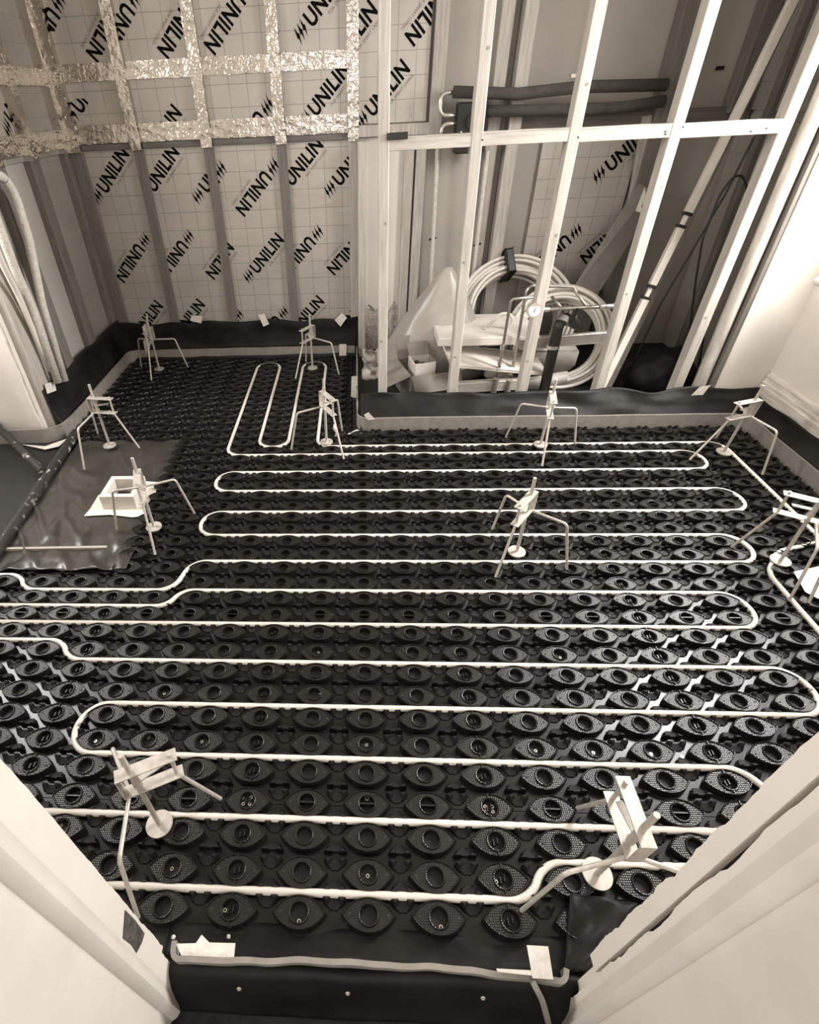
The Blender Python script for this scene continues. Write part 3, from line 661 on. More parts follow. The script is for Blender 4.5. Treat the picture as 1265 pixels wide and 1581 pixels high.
# ================================================================== LEVELLING TRIPODS
Z0 = .0255
def tripod(label, disc, openp, tips, z0=Z0, lean=(0, 0), tape=False, knot=False):
    d = at_z(disc[0], disc[1], z0); o_ = at_z(openp[0], openp[1], z0)
    t = thing('levelling_tripod', label, 'tripod', d, 'levelling tripods standing on the floor panels')
    fx = Vector((o_.x - d.x, o_.y - d.y, 0)); rr = fx.length; fx.normalize(); fy = Vector((-fx.y, fx.x, 0)); up = Vector((0, 0, 1))
    L = Vector((lean[0], lean[1], 0))
    def P(a, b, z): return d + fx * a + fy * b + up * z + L * (z / .34)
    bm = BM(); cyl(bm, P(0, 0, 0), P(0, 0, .005), .032, 28); obj('disc', bm, STEEL, t, smooth=True, autosmooth=40)
    bm = BM(); cyl(bm, P(0, 0, .004), P(0, 0, .34), .0062, 12); rod = obj('rod', bm, STEEL, t, smooth=True, autosmooth=40)
    bm = BM(); cyl(bm, P(0, 0, .205), P(0, 0, .262), .0085, 12); obj('sleeve', bm, STEEL, rod, smooth=True, autosmooth=40)
    zb, zt, xa, xb, hw = .193, .268, -.032, .098, .0145
    br = BM()
    def plate(a0, a1, z, th=.003):
        prism(br, [P(a0, -hw, z), P(a1, -hw, z), P(a1, hw, z), P(a0, hw, z)], up * th)
    plate(xa, xb, zb); plate(xa, xb, zt)
    prism(br, [P(xa, -hw, zb), P(xa, hw, zb), P(xa, hw, zt), P(xa, -hw, zt)], fx * .003)
    obj('bracket', br, STEEL, t)
    bm = BM(); beam(bm, P(.004, -.004, .232), P(.062, .010, .238), .014, .003, fy); beam(bm, P(.004, -.004, .232), P(.010, -.004, .204), .012, .003, fy); obj('locking_clip', bm, STEEL, t)
    rl = .0048
    pts = fillet([P(.084, 0, zt + .012), P(.084, 0, zb - .004), Vector((o_.x, o_.y, z0))], .012, 4)
    bm = BM(); tube(bm, pts, rl, 10); obj('leg', bm, STEEL, t, smooth=True, autosmooth=60)
    for s, tip in zip((1, -1), tips):
        if tip is None:
            a = math.radians(112 * s); tp = d + (fx * math.cos(a) + fy * math.sin(a)) * .172
        elif len(tip) == 3: tp = d + (fx * math.cos(math.radians(tip[0])) + fy * math.sin(math.radians(tip[0]))) * tip[1]
        else: tp = at_z(tip[0], tip[1], z0)
        r_ = Vector((tp.x - d.x, tp.y - d.y, 0)); bend = d + r_ * .76 + up * (zb + .001) + L * .57
        pts = fillet([P(xa + .010, s * .006, zb - .002), bend, tp], .016, 5)
        bm = BM(); tube(bm, pts, rl, 10); obj('leg', bm, STEEL, t, smooth=True, autosmooth=60)
    if tape:
        bm = BM()
        for a0, a1, z, e in ((-.03, .06, .275, .02), (.02, .10, .20, .016)):
            sheet(bm, lambda u, v: P(a0 + u * (a1 - a0), -.018 - .004 * nz(u * 4, v * 4, z), z - .05 + v * .075 + .006 * nz(u * 5, v * 5, 2)), 6, 6, .002)
        beam(bm, P(-.015, -.016, .27), P(-.05, -.01, .345), .03, .002, fx); obj('tape_wrap', bm, mat('dull_tape', .48, .7, var=.25, vscale=40, bump=.4, bscale=60), t)
    if knot:
        bm = BM(); tube(bm, [P(.105, -.006, .155), P(.112, -.010, .135), P(.118, -.004, .118), P(.125, -.010, .10)], .006, 8, rads=[.004, .008, .004, .006]); obj('cable_tie', bm, STEEL, t, smooth=True)
    return t
tripod('tripod wrapped in dull tape standing deep in the dark alcove corner', (245.9, 570), (233.9, 587.3), [(290.2, 566.8), (218.2, 566.2)], tape=True)
tripod('tripod at the back of the alcove over the right-hand pipe loop', (482.8, 568.5), (456.6, 584.5), [(523.4, 578), (472.8, 558.2)])
tripod('bright tripod with a loose tie on one leg beside the corner of the partition', (504.4, 682.7), (531, 708.5), [(528.4, 665), (450, 694)], knot=True)
tripod('tripod on the near end of the dark alcove edge, left of all the others', (169.7, 688.3), (215.2, 691.4), [(140, .17, 0), (130.3, 724.6)])
tripod('tripod straddling the right side of the white taped box', (238, 814), (239.8, 856.1), [(300.4, 792.8), (180.2, 816.7)])
tripod('tripod against the middle of the partition foam strip', (834.8, 686.9), (837.2, 719.3), [(887.8, 685.3), (781.1, 675.2)])
tripod('tripod in the far right corner below the worn skirting', (1117.4, 698.5), (1065.2, 709.8), [(1177.5, 732.6), (1106, 676)], lean=(.02, -.01))
tripod('tripod in the middle of the panel field, right of centre', (798, 852.3), (765.3, 890.8), [(875.3, 878.6), (760.2, 816.9)])
tripod('tripod cropped by the right edge of the picture', (1204.7, 866), (1130, 844.4), [(112, .2, 0), (1219, 927)])
tripod('nearest tripod on the left, just inside the door reveal', (246.7, 1272.7), (340.8, 1233), [(112, .172, 0), (213.3, 1416.3)])
tripod('nearest tripod on the right, one leg crossing the stepped pipe', (921.7, 1349.3), (891.8, 1247.5), [(805.5, 1405.8), (-115, .19, 0)], lean=(.01, -.012))
# ================================================================== WHITE BOX WITH TAPE (left film)
bc = at_z(183, 795, .012)
tb = thing('duct_box', 'open white box taped to the polythene film', 'box', bc)
x0, x1, y0, y1 = -.836, -.682, 1.19, 1.345
for lo, hi in (((x0, y0, .012), (x1, y0 + .022, .085)), ((x0, y1 - .022, .012), (x1, y1, .085)), ((x0, y0 + .022, .012), (x0 + .022, y1 - .022, .085)), ((x1 - .022, y0 + .022, .012), (x1, y1 - .022, .085))):
    bm = BM(); box(bm, lo, hi, .002); obj('side_wall', bm, mat('white_box_card', .62, .7, var=.08, vscale=30), tb)
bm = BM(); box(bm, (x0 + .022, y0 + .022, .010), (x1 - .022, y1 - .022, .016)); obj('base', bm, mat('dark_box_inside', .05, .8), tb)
bm = BM(); prism(bm, [at_z(x, y, .014) for x, y in ((130, 797), (140, 785), (152, 765), (205, 742), (246, 745), (240, 762), (226, 780), (221, 797), (205, 799), (170, 795))], (0, 0, .0016)); obj('tape_skirt', bm, TAPE, tb)
for k in range(3):
    bm = BM(); bmesh.ops.create_icosphere(bm, subdivisions=1, radius=.012, matrix=Matrix.Translation((-.785 + k * .024, 1.275, .024))); obj('rubble', bm, PLASTERG, tb)
# ================================================================== STUD PARTITION (front)
part = thing('stud_partition', 'pale timber stud partition of open uprights and short noggins', 'stud frame', (1.2, 2.05, .0))
YF, YK = 2.03, 2.09
studs = [((578, 612, 604, 612), (583, 2, 605, 2)), ((692, 608, 707, 608), (746, 2, 769, 2)), ((800, 605, 815, 605), (914, 2, 945, 2)), ((914, 602, 938, 602), (1092, 2, 1118, 2)), ((1040, 590, 1062, 590), (1262, 60, 1281, 60))]
FX = []
for k, (b_, t_) in enumerate(studs):
    w_ = .045
    xb_ = at_y((b_[0] + b_[2]) / 2, b_[1], YF).x; xt_ = at_y((t_[0] + t_[2]) / 2, t_[1], YF).x
    zt_ = at_y(t_[0], t_[1], YF).z; zb_ = at_y(b_[0], b_[1], YF).z
    sl = (xt_ - xb_) / (zt_ - zb_)
    X = lambda z, xb_=xb_, sl=sl, zb_=zb_: xb_ + sl * (z - zb_)
    FX.append(X)
    bm = BM(); beam(bm, (X(.04), (YF + YK) / 2, .04), (X(ZC - .02), (YF + YK) / 2, ZC - .02), w_, YK - YF, (1, 0, 0), .003); obj('stud', bm, WOODZ, part)
for k in range(4):
    bm = BM(); z_ = 1.237 + (0, .004, .003, .002)[k]
    beam(bm, (FX[k](z_) + .0225, YF + .03, z_), (FX[k + 1](z_) - .0225, YF + .03, z_ + .003), .042, .056, (0, 0, 1), .002)
    obj('noggin', bm, WOODX, part)
bm = BM(); box(bm, (.30, 2.0, .0), (2.09, 2.10, .045), .003); obj('sole_plate', bm, WOODX, part)
# knots and nail heads on studs
for px in ((1028, 203), (1028, 207), (1184, 198), (1160, 203), (893, 212), (745, 216), (1055, 196)):
    p = at_y(px[0], px[1], YF + .001); bm = BM(); cyl(bm, p, p + Vector((0, -.0015, 0)), .0035, 8); obj('nail_head', bm, BLACK, part)
KN = mat('pine_knot', .26, .6, var=.3, vscale=60)
for k, zk in ((0, .42), (0, .95), (1, .33), (1, .78), (1, 1.52), (2, .30), (2, .88), (2, 1.40), (3, .62), (3, 1.05), (4, .5), (4, .9)):
    xk = FX[k](zk) + (.008 if zk > .8 else -.007); bm = BM(); cyl(bm, (xk, YF + .001, zk), (xk, YF - .0008, zk), .0065, 10); obj('knot', bm, KN, part)
bm = BM(); beam(bm, at_y(598, 211, YF - .002), at_y(629, 209, YF - .002), .02, .012, (0, 0, 1), .002); tag(obj('black_clip', bm, BLACK, None), 'small black block resting on the first noggin of the partition', 'block')
# corner post where partition meets the alcove + its membrane sleeve
bm = BM(); box(bm, (.285, 2.86, .0), (.335, 2.93, 1.2), .003); o = obj('corner_post', bm, WOODZ, part)
# end post group on the right: second timber, round pole, thin batten
tag(obj('round_pole', cyl(BM(), at_y(1088, 574, 2.035) - Vector((0, 0, at_y(1088, 574, 2.035).z - .02)), at_y(1088, 574, 2.035) + Vector((.0, .0, 2.3)), .030, 18), mat('grey_pole', .46, .5, var=.25, vscale=14, stretch=(3, 3, .5)), None, smooth=True, autosmooth=40), 'smooth round pole standing beside the last stud of the partition', 'pole')
bm = BM(); box(bm, (2.073, 1.99, .10), (2.10, 2.03, ZC - .01), .002); tag(obj('edge_batten', bm, WOODD, None), 'narrow worn batten between the round pole and the white return wall', 'batten')
# ================================================================== STORED THINGS BEHIND THE PARTITION
# plastic bag (lumpy, tied to a peak)
bag = BM(); NB, NH = 36, 22; apex = at_y(692, 412, 2.55)
rings = []
for h in range(NH + 1):
    t = h / NH; ring = []
    for k in range(NB):
        a = 2 * PI * k / NB
        rx = .325 * (1 - t ** 1.45) + .022; ry = .20 * (1 - t ** 1.45) + .018
        cx_ = .735 + (apex.x - .735) * t + .03 * t * (1 - t); cy_ = 2.60 + (apex.y - 2.60) * t
        q = 1 + .08 * nz(math.cos(a) * 2.2, math.sin(a) * 2.2, t * 2.5) + .05 * nz(math.cos(a) * 7, math.sin(a) * 7, t * 8)
        ring.append(bag.verts.new((cx_ + rx * q * math.cos(a), cy_ + ry * q * math.sin(a), .01 + t * (apex.z - .01))))
    rings.append(ring)
for A, B in zip(rings, rings[1:]):
    for k in range(NB): bag.faces.new((A[k], A[(k + 1) % NB], B[(k + 1) % NB], B[k]))
bag.faces.new(rings[0][::-1]); bag.faces.new(rings[-1])
tag(obj('plastic_bag', bag, POLY, None, smooth=True), 'large pale plastic bag slumped to a peak behind the first two studs', 'bag')
bm = BM()
sheet(bm, lambda u, v: at_y(560 + 28 * u, 540 + 45 * v, 2.2 + .05 * u) + Vector((.02 * nz(u * 5, v * 5, 1), .05 * nz(u * 4, v * 4, 2), .02 * nz(u * 4, v * 6, 3))), 10, 14, .003)
tag(obj('plastic_wrap', bm, POLY, None, smooth=True), 'crumpled clear plastic wrap at the left foot of the partition', 'plastic wrap')
# cardboard box
def face(bm, pts, th=.005):
    pts = [Vector(p) for p in pts]; n = (pts[1] - pts[0]).cross(pts[2] - pts[0]).normalized(); prism(bm, pts, n * th); return bm
cbx = thing('cardboard_box', 'open cardboard box with spread flaps behind the first two studs', 'box', (.70, 2.30, .0))
def V3(*a): return Vector(a)
bw = [(.575, 2.16), (.86, 2.23), (.80, 2.47), (.515, 2.40)]   # plan corners: front-left, front-right, back-right, back-left
ZT = .17
for k in range(4):
    a, b = bw[k], bw[(k + 1) % 4]
    obj('side_wall', face(BM(), [V3(*a, .005), V3(*b, .005), V3(*b, ZT), V3(*a, ZT)]), CARD, cbx)
obj('base', face(BM(), [V3(*p, .004) for p in bw]), CARD, cbx)
obj('flap', face(BM(), [V3(*bw[0], ZT), V3(*bw[3], ZT), V3(.37, 2.36, .13), V3(.43, 2.12, .12)]), CARD, cbx)
obj('flap', face(BM(), [V3(*bw[3], ZT), V3(*bw[2], ZT), V3(.80, 2.52, .31), V3(.50, 2.45, .28)]), CARD, cbx)
obj('flap', face(BM(), [V3(*bw[2], ZT), V3(*bw[1], ZT), V3(1.03, 2.26, .20), V3(.96, 2.40, .25)]), CARDL, cbx)
obj('flap', face(BM(), [V3(*bw[1], ZT), V3(*bw[0], ZT), V3(.60, 2.125, .08), V3(.86, 2.195, .08)]), CARD, cbx)
sb = thing('small_carton', 'small open carton of dark fittings inside the cardboard box', 'carton', (.66, 2.30, .08))
sq = [(.60, 2.22), (.715, 2.25), (.69, 2.37), (.575, 2.34)]
for k in range(4):
    a, b = sq[k], sq[(k + 1) % 4]; obj('side_wall', face(BM(), [V3(*a, .07), V3(*b, .07), V3(*b, .215), V3(*a, .215)], .004), CARDL if k != 1 else CARD, sb)
obj('base', face(BM(), [V3(*p, .07) for p in sq], .004), CARD, sb)
obj('lid', face(BM(), [V3(*sq[3], .215), V3(*sq[2], .215), V3(.68, 2.42, .27), V3(.56, 2.39, .27)], .004), CARD, sb)
for k in range(4):
    x_ = .61 + .07 * random.random(); y_ = 2.25 + .08 * random.random(); bm = BM(); tube(bm, [(x_ + .012 * math.cos(a), y_ + .012 * math.sin(a), .185 + .004 * k) for a in [q * PI / 5 for q in range(10)]], .005, 6, closed=True); tag(obj('pipe_fitting', bm, BLACK, None, smooth=True), 'dark ring-shaped fitting lying in the small carton', 'fitting', 'dark fittings in the small carton')
# boards and packs stacked behind studs 2-3
p0 = at_y(676, 534, 2.24); 
bm = BM()
zt_ = p0.z
box(bm, (p0.x, 2.24, zt_ - .005), (1.26, 2.62, zt_ + .04), .004); tag(obj('plasterboard_offcut', bm, CARDL, None), 'thick pale board offcut with a ragged end lying flat behind the second stud', 'board')
bm = BM(); beam(bm, at_y(690, 548, 2.24), at_y(835, 562, 2.30), .22, .014, (0, 1, .12), .002); tag(obj('plasterboard_offcut', bm, CARDL, None), 'white-edged thin sheet lying under the thick board offcut', 'board')
bm = BM(); 
pk = [at_y(800, 540, 2.36), at_y(898, 540, 2.36), at_y(888, 572, 2.34), at_y(800, 590, 2.34)]
prism(bm, pk, (0, .20, .02)); bmesh.ops.bevel(bm, geom=list(bm.edges), offset=.018, segments=2, affect='EDGES'); tag(obj('plastic_pack', bm, POLY, None, smooth=True), 'pale plastic-wrapped pack lying behind the black waste pipe', 'pack')
bm = BM(); 
pk = [at_y(795, 588, 2.34), at_y(880, 575, 2.34), at_y(878, 590, 2.33), at_y(800, 612, 2.33)]
prism(bm, pk, (0, .20, .0)); bmesh.ops.bevel(bm, geom=list(bm.edges), offset=.008, segments=2, affect='EDGES'); tag(obj('plastic_pack', bm, CARDL, None, smooth=True), 'flat pale pack beneath the plastic-wrapped pack', 'pack')
bm = BM(); beam(bm, at_y(703, 598, 2.18), at_y(800, 592, 2.18), .05, .04, (0, 0, 1), .003); tag(obj('timber_offcut', bm, WOODX, None), 'short timber offcut lying at the foot of the copper pipes', 'timber')
bm = BM(); prism(bm, [at_y(753, 552, 2.26), at_y(790, 562, 2.26), at_y(790, 590, 2.26), at_y(748, 585, 2.26)], (0, .05, 0)); bmesh.ops.bevel(bm, geom=list(bm.edges), offset=.01, segments=2, affect='EDGES'); tag(obj('white_bag', bm, mat('white_paper_bag', .68, .7, bump=.4, bscale=30), None, smooth=True), 'small white paper bag behind the pair of copper pipes', 'bag')
# aluminium straightedge
bm = BM(); beam(bm, at_y(803, 531, 2.24), at_y(936, 520, 2.24), .052, .022, (0, 0, 1), .003); tag(obj('straightedge', bm, mat('brushed_aluminium', .42, .35, metal=.7, var=.1, vscale=20), None), 'dull aluminium straightedge laid level behind the third and fourth studs', 'straightedge')
# pipe coils
def coil(label, cpos, R, r, turns, nrm, spread, name='pipe_coil', seed=1, tapeband=None):
    rnd = random.Random(seed); cpos = Vector(cpos); nrm = Vector(nrm).normalized()
    a_ = nrm.cross(Vector((0, 0, 1))).normalized(); b_ = nrm.cross(a_).normalized()
    t = thing(name, label, 'pipe coil', cpos + Vector((0, 0, -R * .7)))
    for k in range(turns):
        Rk = R * (1 - .30 * (k % 5) / 5) * (1 + .02 * rnd.random()); off = spread * ((k // 5) - turns / 10) ; ex = .02 * rnd.random(); ph = rnd.random() * 6
        tl = nrm + a_ * (rnd.random() - .5) * .22 + b_ * (rnd.random() - .5) * .22
        aa = tl.cross(Vector((0, 0, 1))).normalized(); bb = tl.cross(aa).normalized()
        pts = [cpos + nrm * (off + .008 * math.sin(3 * q + ph)) + aa * Rk * math.cos(q) * (1 + ex) + bb * Rk * math.sin(q) for q in [2 * PI * s / 40 for s in range(40)]]
        bm = BM(); tube(bm, pts, r, 8, closed=True); obj('coil_turn', bm, PIPE, t, smooth=True)
    if tapeband is not None:
        q = tapeband; p = cpos + a_ * R * .90 * math.cos(q) + b_ * R * .90 * math.sin(q); tg = (-a_ * math.sin(q) + b_ * math.cos(q)); rad = (p - cpos).normalized()
        bm = BM(); beam(bm, p - tg * .022, p + tg * .022, R * .40, spread * turns / 5 + .05, rad, .006); obj('tape_band', bm, BLACK, t)
    return t
coil('large coil of white pipe with a black tape band leaning on the back wall', (1.235, 2.72, .30), .34, .0105, 15, (.05, -.86, .62), .035, seed=3, tapeband=-1.45)
coil('second coil of white pipe leaning behind the third and fourth studs', (1.46, 2.52, .235), .29, .0105, 15, (-.12, -.80, .52), .032, seed=8)
bm = BM(); tube(bm, fillet([at_y(752, 505, 2.35), at_y(775, 482, 2.35), at_y(795, 488, 2.35), at_y(785, 510, 2.35), at_y(760, 516, 2.35)], .05), .009, 10); tag(obj('pipe_tail', bm, PIPE, None, smooth=True), 'loose curled white pipe end in front of the larger coil', 'pipe')
# copper pair
def cpipe(pts, label, r=.0075, m=COPPER, fr=.02, name='copper_pipe'):
    bm = BM(); tube(bm, fillet([Vector(p) for p in pts], fr, 5), r, 10); return tag(obj(name, bm, m, None, smooth=True), label, 'pipe')
YC = 2.17
c1 = cpipe([at_y(766, 600, YC), at_y(789, 462, YC), at_y(834, 458, YC)], 'left upright copper pipe turning right at the top')
c2 = cpipe([at_y(787, 600, YC + .03), at_y(813, 447, YC + .06), at_y(822, 441, YC + .10), at_y(886, 443, YC + .10), at_y(890, 452, YC + .08), at_y(906, 474, YC)], 'right upright copper pipe looping over to the horizontal header')
for nm, par, pts in (('fitting', c1, ((776, 536), (771, 560), (768, 570))), ('fitting', c2, ((796, 536), (792, 560), (788, 575)))):
    for k, (x, y) in enumerate(pts):
        c_ = at_y(x, y, YC if par is c1 else YC + .03); bm = BM(); cyl(bm, c_ - Vector((0, 0, .012)), c_ + Vector((0, 0, .012)), .0125 if k != 1 else .0105, 12); obj(nm, bm, BRASS if k < 2 else STEEL, par, smooth=True, autosmooth=40)
for x, y, par in ((764, 592, c1), (785, 595, c2)):
    c_ = at_y(x, y, 2.16); bm = BM(); cyl(bm, c_ - Vector((0, 0, .08)), c_ + Vector((.004, 0, .03)), .016, 12); obj('lagging', bm, mat('grey_lagging', .2, .9), par, smooth=True, autosmooth=40)
hd = cpipe([at_y(838, 478, YC - .02), at_y(962, 472, YC - .02)], 'horizontal copper header with a dial gauge at its left end', r=.009)
for x0_, x1_, r_ in ((838, 848, .013), (926, 934, .014), (936, 946, .012), (948, 962, .016)):
    bm = BM(); a = at_y(x0_, 478 - (x0_ - 838) * .05, YC - .02); b = at_y(x1_, 478 - (x1_ - 838) * .05, YC - .02); cyl(bm, a, b, r_, 12); obj('fitting', bm, BRASS, hd, smooth=True, autosmooth=40)
cpipe([at_y(852, 458, YC + .06), at_y(868, 476, YC)], 'short slanting copper branch joining the header behind the third stud')
gc = at_y(825, 480, YC - .17)
gg = thing('dial_gauge', 'round dial pressure gauge in front of the third stud', 'gauge', gc)
bm = BM(); cyl(bm, gc + Vector((0, .02, 0)), gc + Vector((0, -.004, .003)), .033, 24); obj('case', bm, BRASS, gg, smooth=True, autosmooth=40)
bm = BM(); cyl(bm, gc + Vector((0, -.004, .003)), gc + Vector((0, -.006, .0035)), .027, 24); df = obj('dial', bm, GLASS, gg)
bm = BM(); beam(bm, gc + Vector((-.004, -.008, -.012)), gc + Vector((.004, -.008, .018)), .003, .001, (1, 0, 0)); obj('needle', bm, BLACK, df)
# black waste pipe
wp = thing('waste_pipe', 'upright black waste pipe with an elbow between the third and fourth studs', 'pipe', at_y(840, 606, YC))
bm = BM(); tube(bm, fillet([at_y(838, 612, YC), at_y(863, 502, YC), at_y(872, 490, YC + .02), at_y(888, 500, YC + .16)], .03, 6), .027, 16); obj('tube', bm, BLACK, wp, smooth=True, autosmooth=60)
bm = BM(); a = at_y(870, 494, YC + .0); cyl(bm, a + Vector((-.004, -.002, -.012)), a + Vector((.008, .012, .010)), .033, 16); obj('elbow_socket', bm, mat('grey_plastic', .16, .5), wp, smooth=True, autosmooth=40)
bm = BM(); a = at_y(853, 535, YC); d_ = (at_y(863, 502, YC) - at_y(838, 612, YC)).normalized(); cyl(bm, a - d_ * .008, a + d_ * .008, .032, 16); obj('clamp', bm, BRASS, wp, smooth=True, autosmooth=40)
bm = BM(); a = at_y(882, 490, YC - .02); beam(bm, a + Vector((.0, 0, -.03)), a + Vector((.02, 0, .05)), .022, .02, (1, 0, 0), .004); obj('lever', bm, BLACK, wp)
# spirit level leaning across bay 4-5
lv = thing('spirit_level', 'long pale spirit level leaning diagonally behind the fourth and fifth studs', 'spirit level', at_y(922, 600, 2.20))
la, lb2 = at_y(925, 606, 2.18), at_y(1230, -10, 2.42)
def LP(px, py, Yv): return at_y(px, py, Yv)
dirl = (lb2 - la).normalized()
def lseg(t0, t1, w=.036, d=.026, m=None, nm='rail', off=Vector((0, 0, 0))):
    bm = BM(); beam(bm, la.lerp(lb2, t0) + off, la.lerp(lb2, t1) + off, w, d, (1, 0, 0), .002); return obj(nm, bm, m or CARDL, lv)
def tpos(y):   # parameter along the level for image row y (by search)
    lo, hi = 0.0, 1.0
    for _ in range(40):
        mid = (lo + hi) / 2
        if project(la.lerp(lb2, mid))[1] > y: lo = mid
        else: hi = mid
    return lo
tA, tB, tC, tD = tpos(462), tpos(440), tpos(352), tpos(328)
for t0, t1 in ((0, tA), (tB, tC), (tD, 1)): lseg(t0, t1)
for t0, t1 in ((tA, tB), (tC, tD)):
    v_ = lseg(t0 + .002, t1 - .002, .020, .014, mat('vial_plastic', .75, .2), 'vial')
    lseg(t0, t0 + .008, .042, .030, BLACK, 'vial_end'); lseg(t1 - .008, t1, .042, .030, BLACK, 'vial_end')
bm = BM(); off = Vector((.055, .05, 0)); beam(bm, la + off, lb2 + off + Vector((.0, .05, 0)), .05, .02, (1, 0, 0), .002); tag(obj('leaning_plank', bm, WOODD, None), 'dark plank leaning parallel behind the spirit level', 'plank')
# leaning cardboard sheet and splintered plank
bm = BM(); prism(bm, [at_y(988, 283, 2.90), at_y(1006, 292, 2.88), at_y(1000, 330, 2.86), at_y(914, 470, 2.70), at_y(886, 446, 2.70)], (0, .008, .004)); tag(obj('cardboard_sheet', bm, CARD, None), 'flat cardboard sheet leaning against the back board right of the coils', 'cardboard')
bm = BM(); beam(bm, at_y(975, 320, 2.93), at_y(1000, 178, 2.93), .045, .03, (1, 0, 0), .003); tag(obj('short_plank', bm, MATS['mid_timber_upright'], None), 'short upright plank above the leaning cardboard sheet', 'plank')
bm = BM(); prism(bm, [at_y(982, 326, 2.6), at_y(996, 290, 2.6), at_y(998, 308, 2.6), at_y(990, 318, 2.6), at_y(996, 330, 2.6)], (0, .006, 0)); tag(obj('paper_scrap', bm, CARDL, None), 'torn white paper scrap caught beside the fourth stud', 'paper')
# black sack
bm = BM(); bmesh.ops.create_icosphere(bm, subdivisions=4, radius=1.0)
sc = at_y(990, 600, 2.35)
for v in bm.verts:
    q = 1 + .18 * noise.noise(v.co * 1.7) + .05 * noise.noise(v.co * 6); q *= 1 + .10 * noise.noise(v.co * 3.1); v.co = Vector((v.co.x * .21 * q * (1.15 - .35 * v.co.z), v.co.y * .17 * q, max(-.05, v.co.z * .17 * q)))
    v.co += Vector((sc.x + .06, sc.y, .06))
tag(obj('black_sack', bm, MEMB, None, smooth=True), 'slumped black sack on the floor between the fourth and fifth studs', 'sack')
# cables
def cable(pxs, label, r=.005):
    bm = BM(); tube(bm, fillet([at_y(x, y, Y) for x, y, Y in pxs], .12, 8), r, 8); tag(obj('cable', bm, BLACK, None, smooth=True), label, 'cable')
cable([(1165, 212, 2.20), (1120, 300, 2.20), (1070, 385, 2.20), (1020, 470, 2.22), (960, 600, 2.25)], 'black cable hanging in a straight slant behind the last bay')
cable([(1075, 590, 2.16), (1090, 500, 2.16), (1130, 360, 2.16), (1158, 290, 2.16), (1140, 262, 2.16), (1112, 300, 2.16), (1085, 370, 2.16), (1075, 430, 2.16), (1064, 520, 2.16), (1058, 585, 2.16)], 'black cable bent into a tall hairpin beside the last stud')
# wall fittings on the back wall -----------------------------------
def dark_lag(pts, label):
    bm = BM(); tube(bm, fillet([Vector(p) for p in pts], .03), .026, 12); return tag(obj('lagged_pipe', bm, DLAG, None, smooth=True), label, 'pipe')
YP = 2.85
ul = dark_lag([at_y(700, 142, YP), at_y(800, 145, YP), at_y(900, 134, YP), at_y(1030, 131, YP)], 'upper dark lagged pipe running along the back wall')
dark_lag([at_y(735, 172, YP), at_y(900, 169, YP), at_y(960, 166, YP), at_y(1026, 156, YP)], 'lower dark lagged pipe running into the black box')
cpipe([at_y(702, 142, YP), at_y(681, 145, YP), at_y(679, 178, YP), at_y(708, 178, YP)], 'shiny copper loop joining the dark lagged pipe to the black box', r=.010, m=mat('bright_copper', .55, .3, metal=.8), fr=.03)
cpipe([at_y(708, 190, YP), at_y(683, 192, YP), at_y(680, 215, YP)], 'short copper bend dropping from the left of the black box', r=.010, m=MATS['bright_copper'], fr=.03)
a, b = at_y(708, 158, YP), at_y(735, 236, YP)
vb = thing('control_box', 'tall black control box mounted on the back wall', 'box', Vector(((a.x + b.x) / 2, YP, b.z)))
bm = BM(); box(bm, (a.x, YP - .03, b.z), (b.x + .03, YP + .07, a.z), .006); obj('case', bm, BLACK, vb)
bm = BM(); cyl(bm, ((a.x + b.x) / 2 + .02, YP - .03, a.z - .08), ((a.x + b.x) / 2 + .02, YP - .045, a.z - .08), .035, 24); obj('knob', bm, BLACK, vb, smooth=True, autosmooth=40)
bm = BM(); box(bm, (a.x + .02, YP - .032, a.z - .16), (a.x + .028, YP - .030, a.z - .12)); obj('label_strip', bm, CARDL, vb)
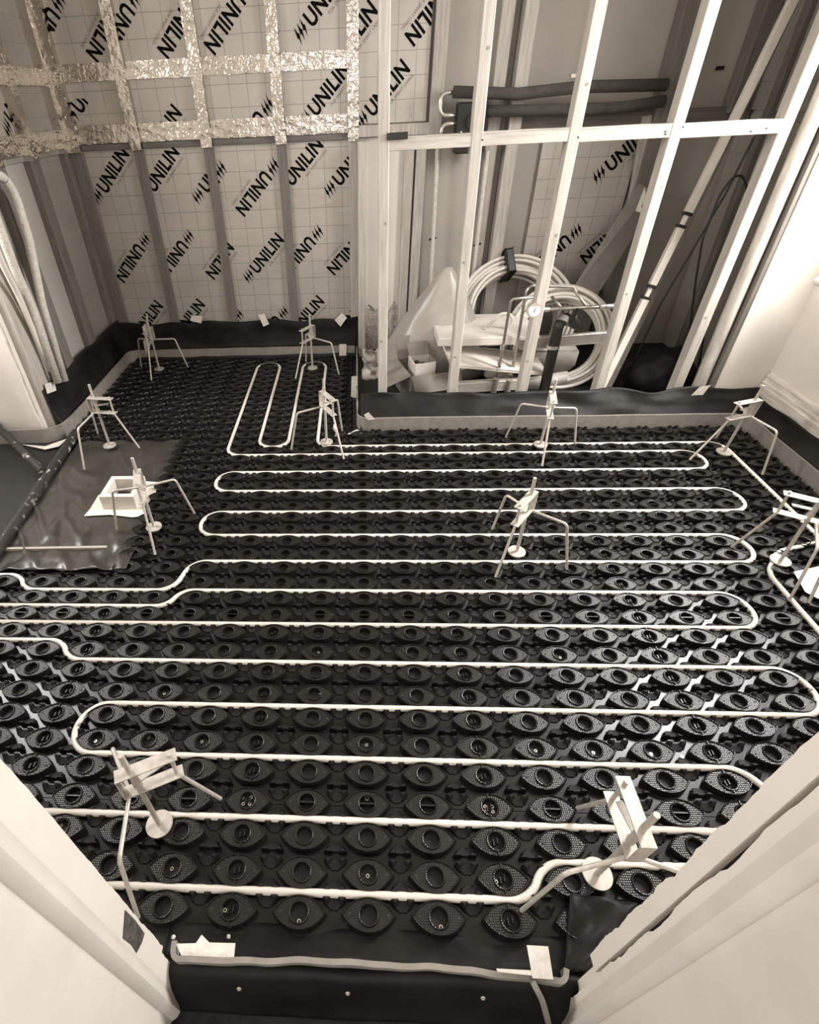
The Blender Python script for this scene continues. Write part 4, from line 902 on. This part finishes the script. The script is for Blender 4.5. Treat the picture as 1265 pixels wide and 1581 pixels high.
def conduit(pa, pb_, Y, label):
    bm = BM(); cyl(bm, at_y(*pa, Y), at_y(*pb_, Y), .0125, 12); o = tag(obj('conduit', bm, LAG, None, smooth=True, autosmooth=40), label, 'conduit'); return o
k1 = conduit((677, 212), (664, 460), 2.93, 'white vertical conduit dropping below the black box, left one of two'); k2 = conduit((753, 232), (728, 450), 2.93, 'white vertical conduit behind the second stud, right one of two')
for px, par in (((668, 369), k1), ((737, 378), k2)):
    c_ = at_y(px[0], px[1], 2.93); bm = BM(); cyl(bm, c_ - Vector((.022, .0, .004)), c_ + Vector((.022, 0, .006)), .006, 8); obj('pipe_clip', bm, BLACK, par)
for px in ((680, 116), (806, 115), (888, 117), (1112, 105)):
    c_ = at_y(px[0], px[1], 2.995); bm = BM(); beam(bm, c_ - Vector((.02, 0, 0)), c_ + Vector((.02, 0, 0)), .016, .006, (0, 0, 1)); o = obj('wall_clip', bm, BLACK if px[0] in (680, 1112) else BRASS, wall_back)
# lagged white pipes on the left ------------------------------------
def lagp(pxs, r, label, m=LAG):
    bm = BM(); tube(bm, fillet([at_x(x, y, X) for x, y, X in pxs], .25, 10), r, 14); tag(obj('lagged_pipe', bm, m, None, smooth=True), label, 'pipe')
lagp([(-40, 330, -1.28), (-8, 262, -1.28), (20, 290, -1.29), (45, 370, -1.30), (65, 470, -1.31), (100, 588, -1.31)], .020, 'right-hand white lagged pipe arching over beside the left studs')
lagp([(-20, 300, -1.26), (2, 360, -1.26), (25, 420, -1.28), (50, 475, -1.29), (90, 590, -1.30)], .020, 'middle white lagged pipe hanging down the left studs')
lagp([(-25, 330, -1.25), (0, 400, -1.27), (28, 455, -1.30), (55, 520, -1.32), (78, 572, -1.32)], .014, 'thin white pipe tail at the left of the lagged pipes', PIPE)
# small debris on the membrane at the door
for px in ((353, 1446), (268, 1447)):
    p = at_z(px[0], px[1], .008); bm = BM(); bmesh.ops.create_icosphere(bm, subdivisions=1, radius=.005, matrix=Matrix.Translation(p)); tag(obj('plaster_crumb', bm, PLASTER, None), 'tiny plaster crumb on the black membrane near the threshold', 'crumb', 'plaster crumbs near the threshold')
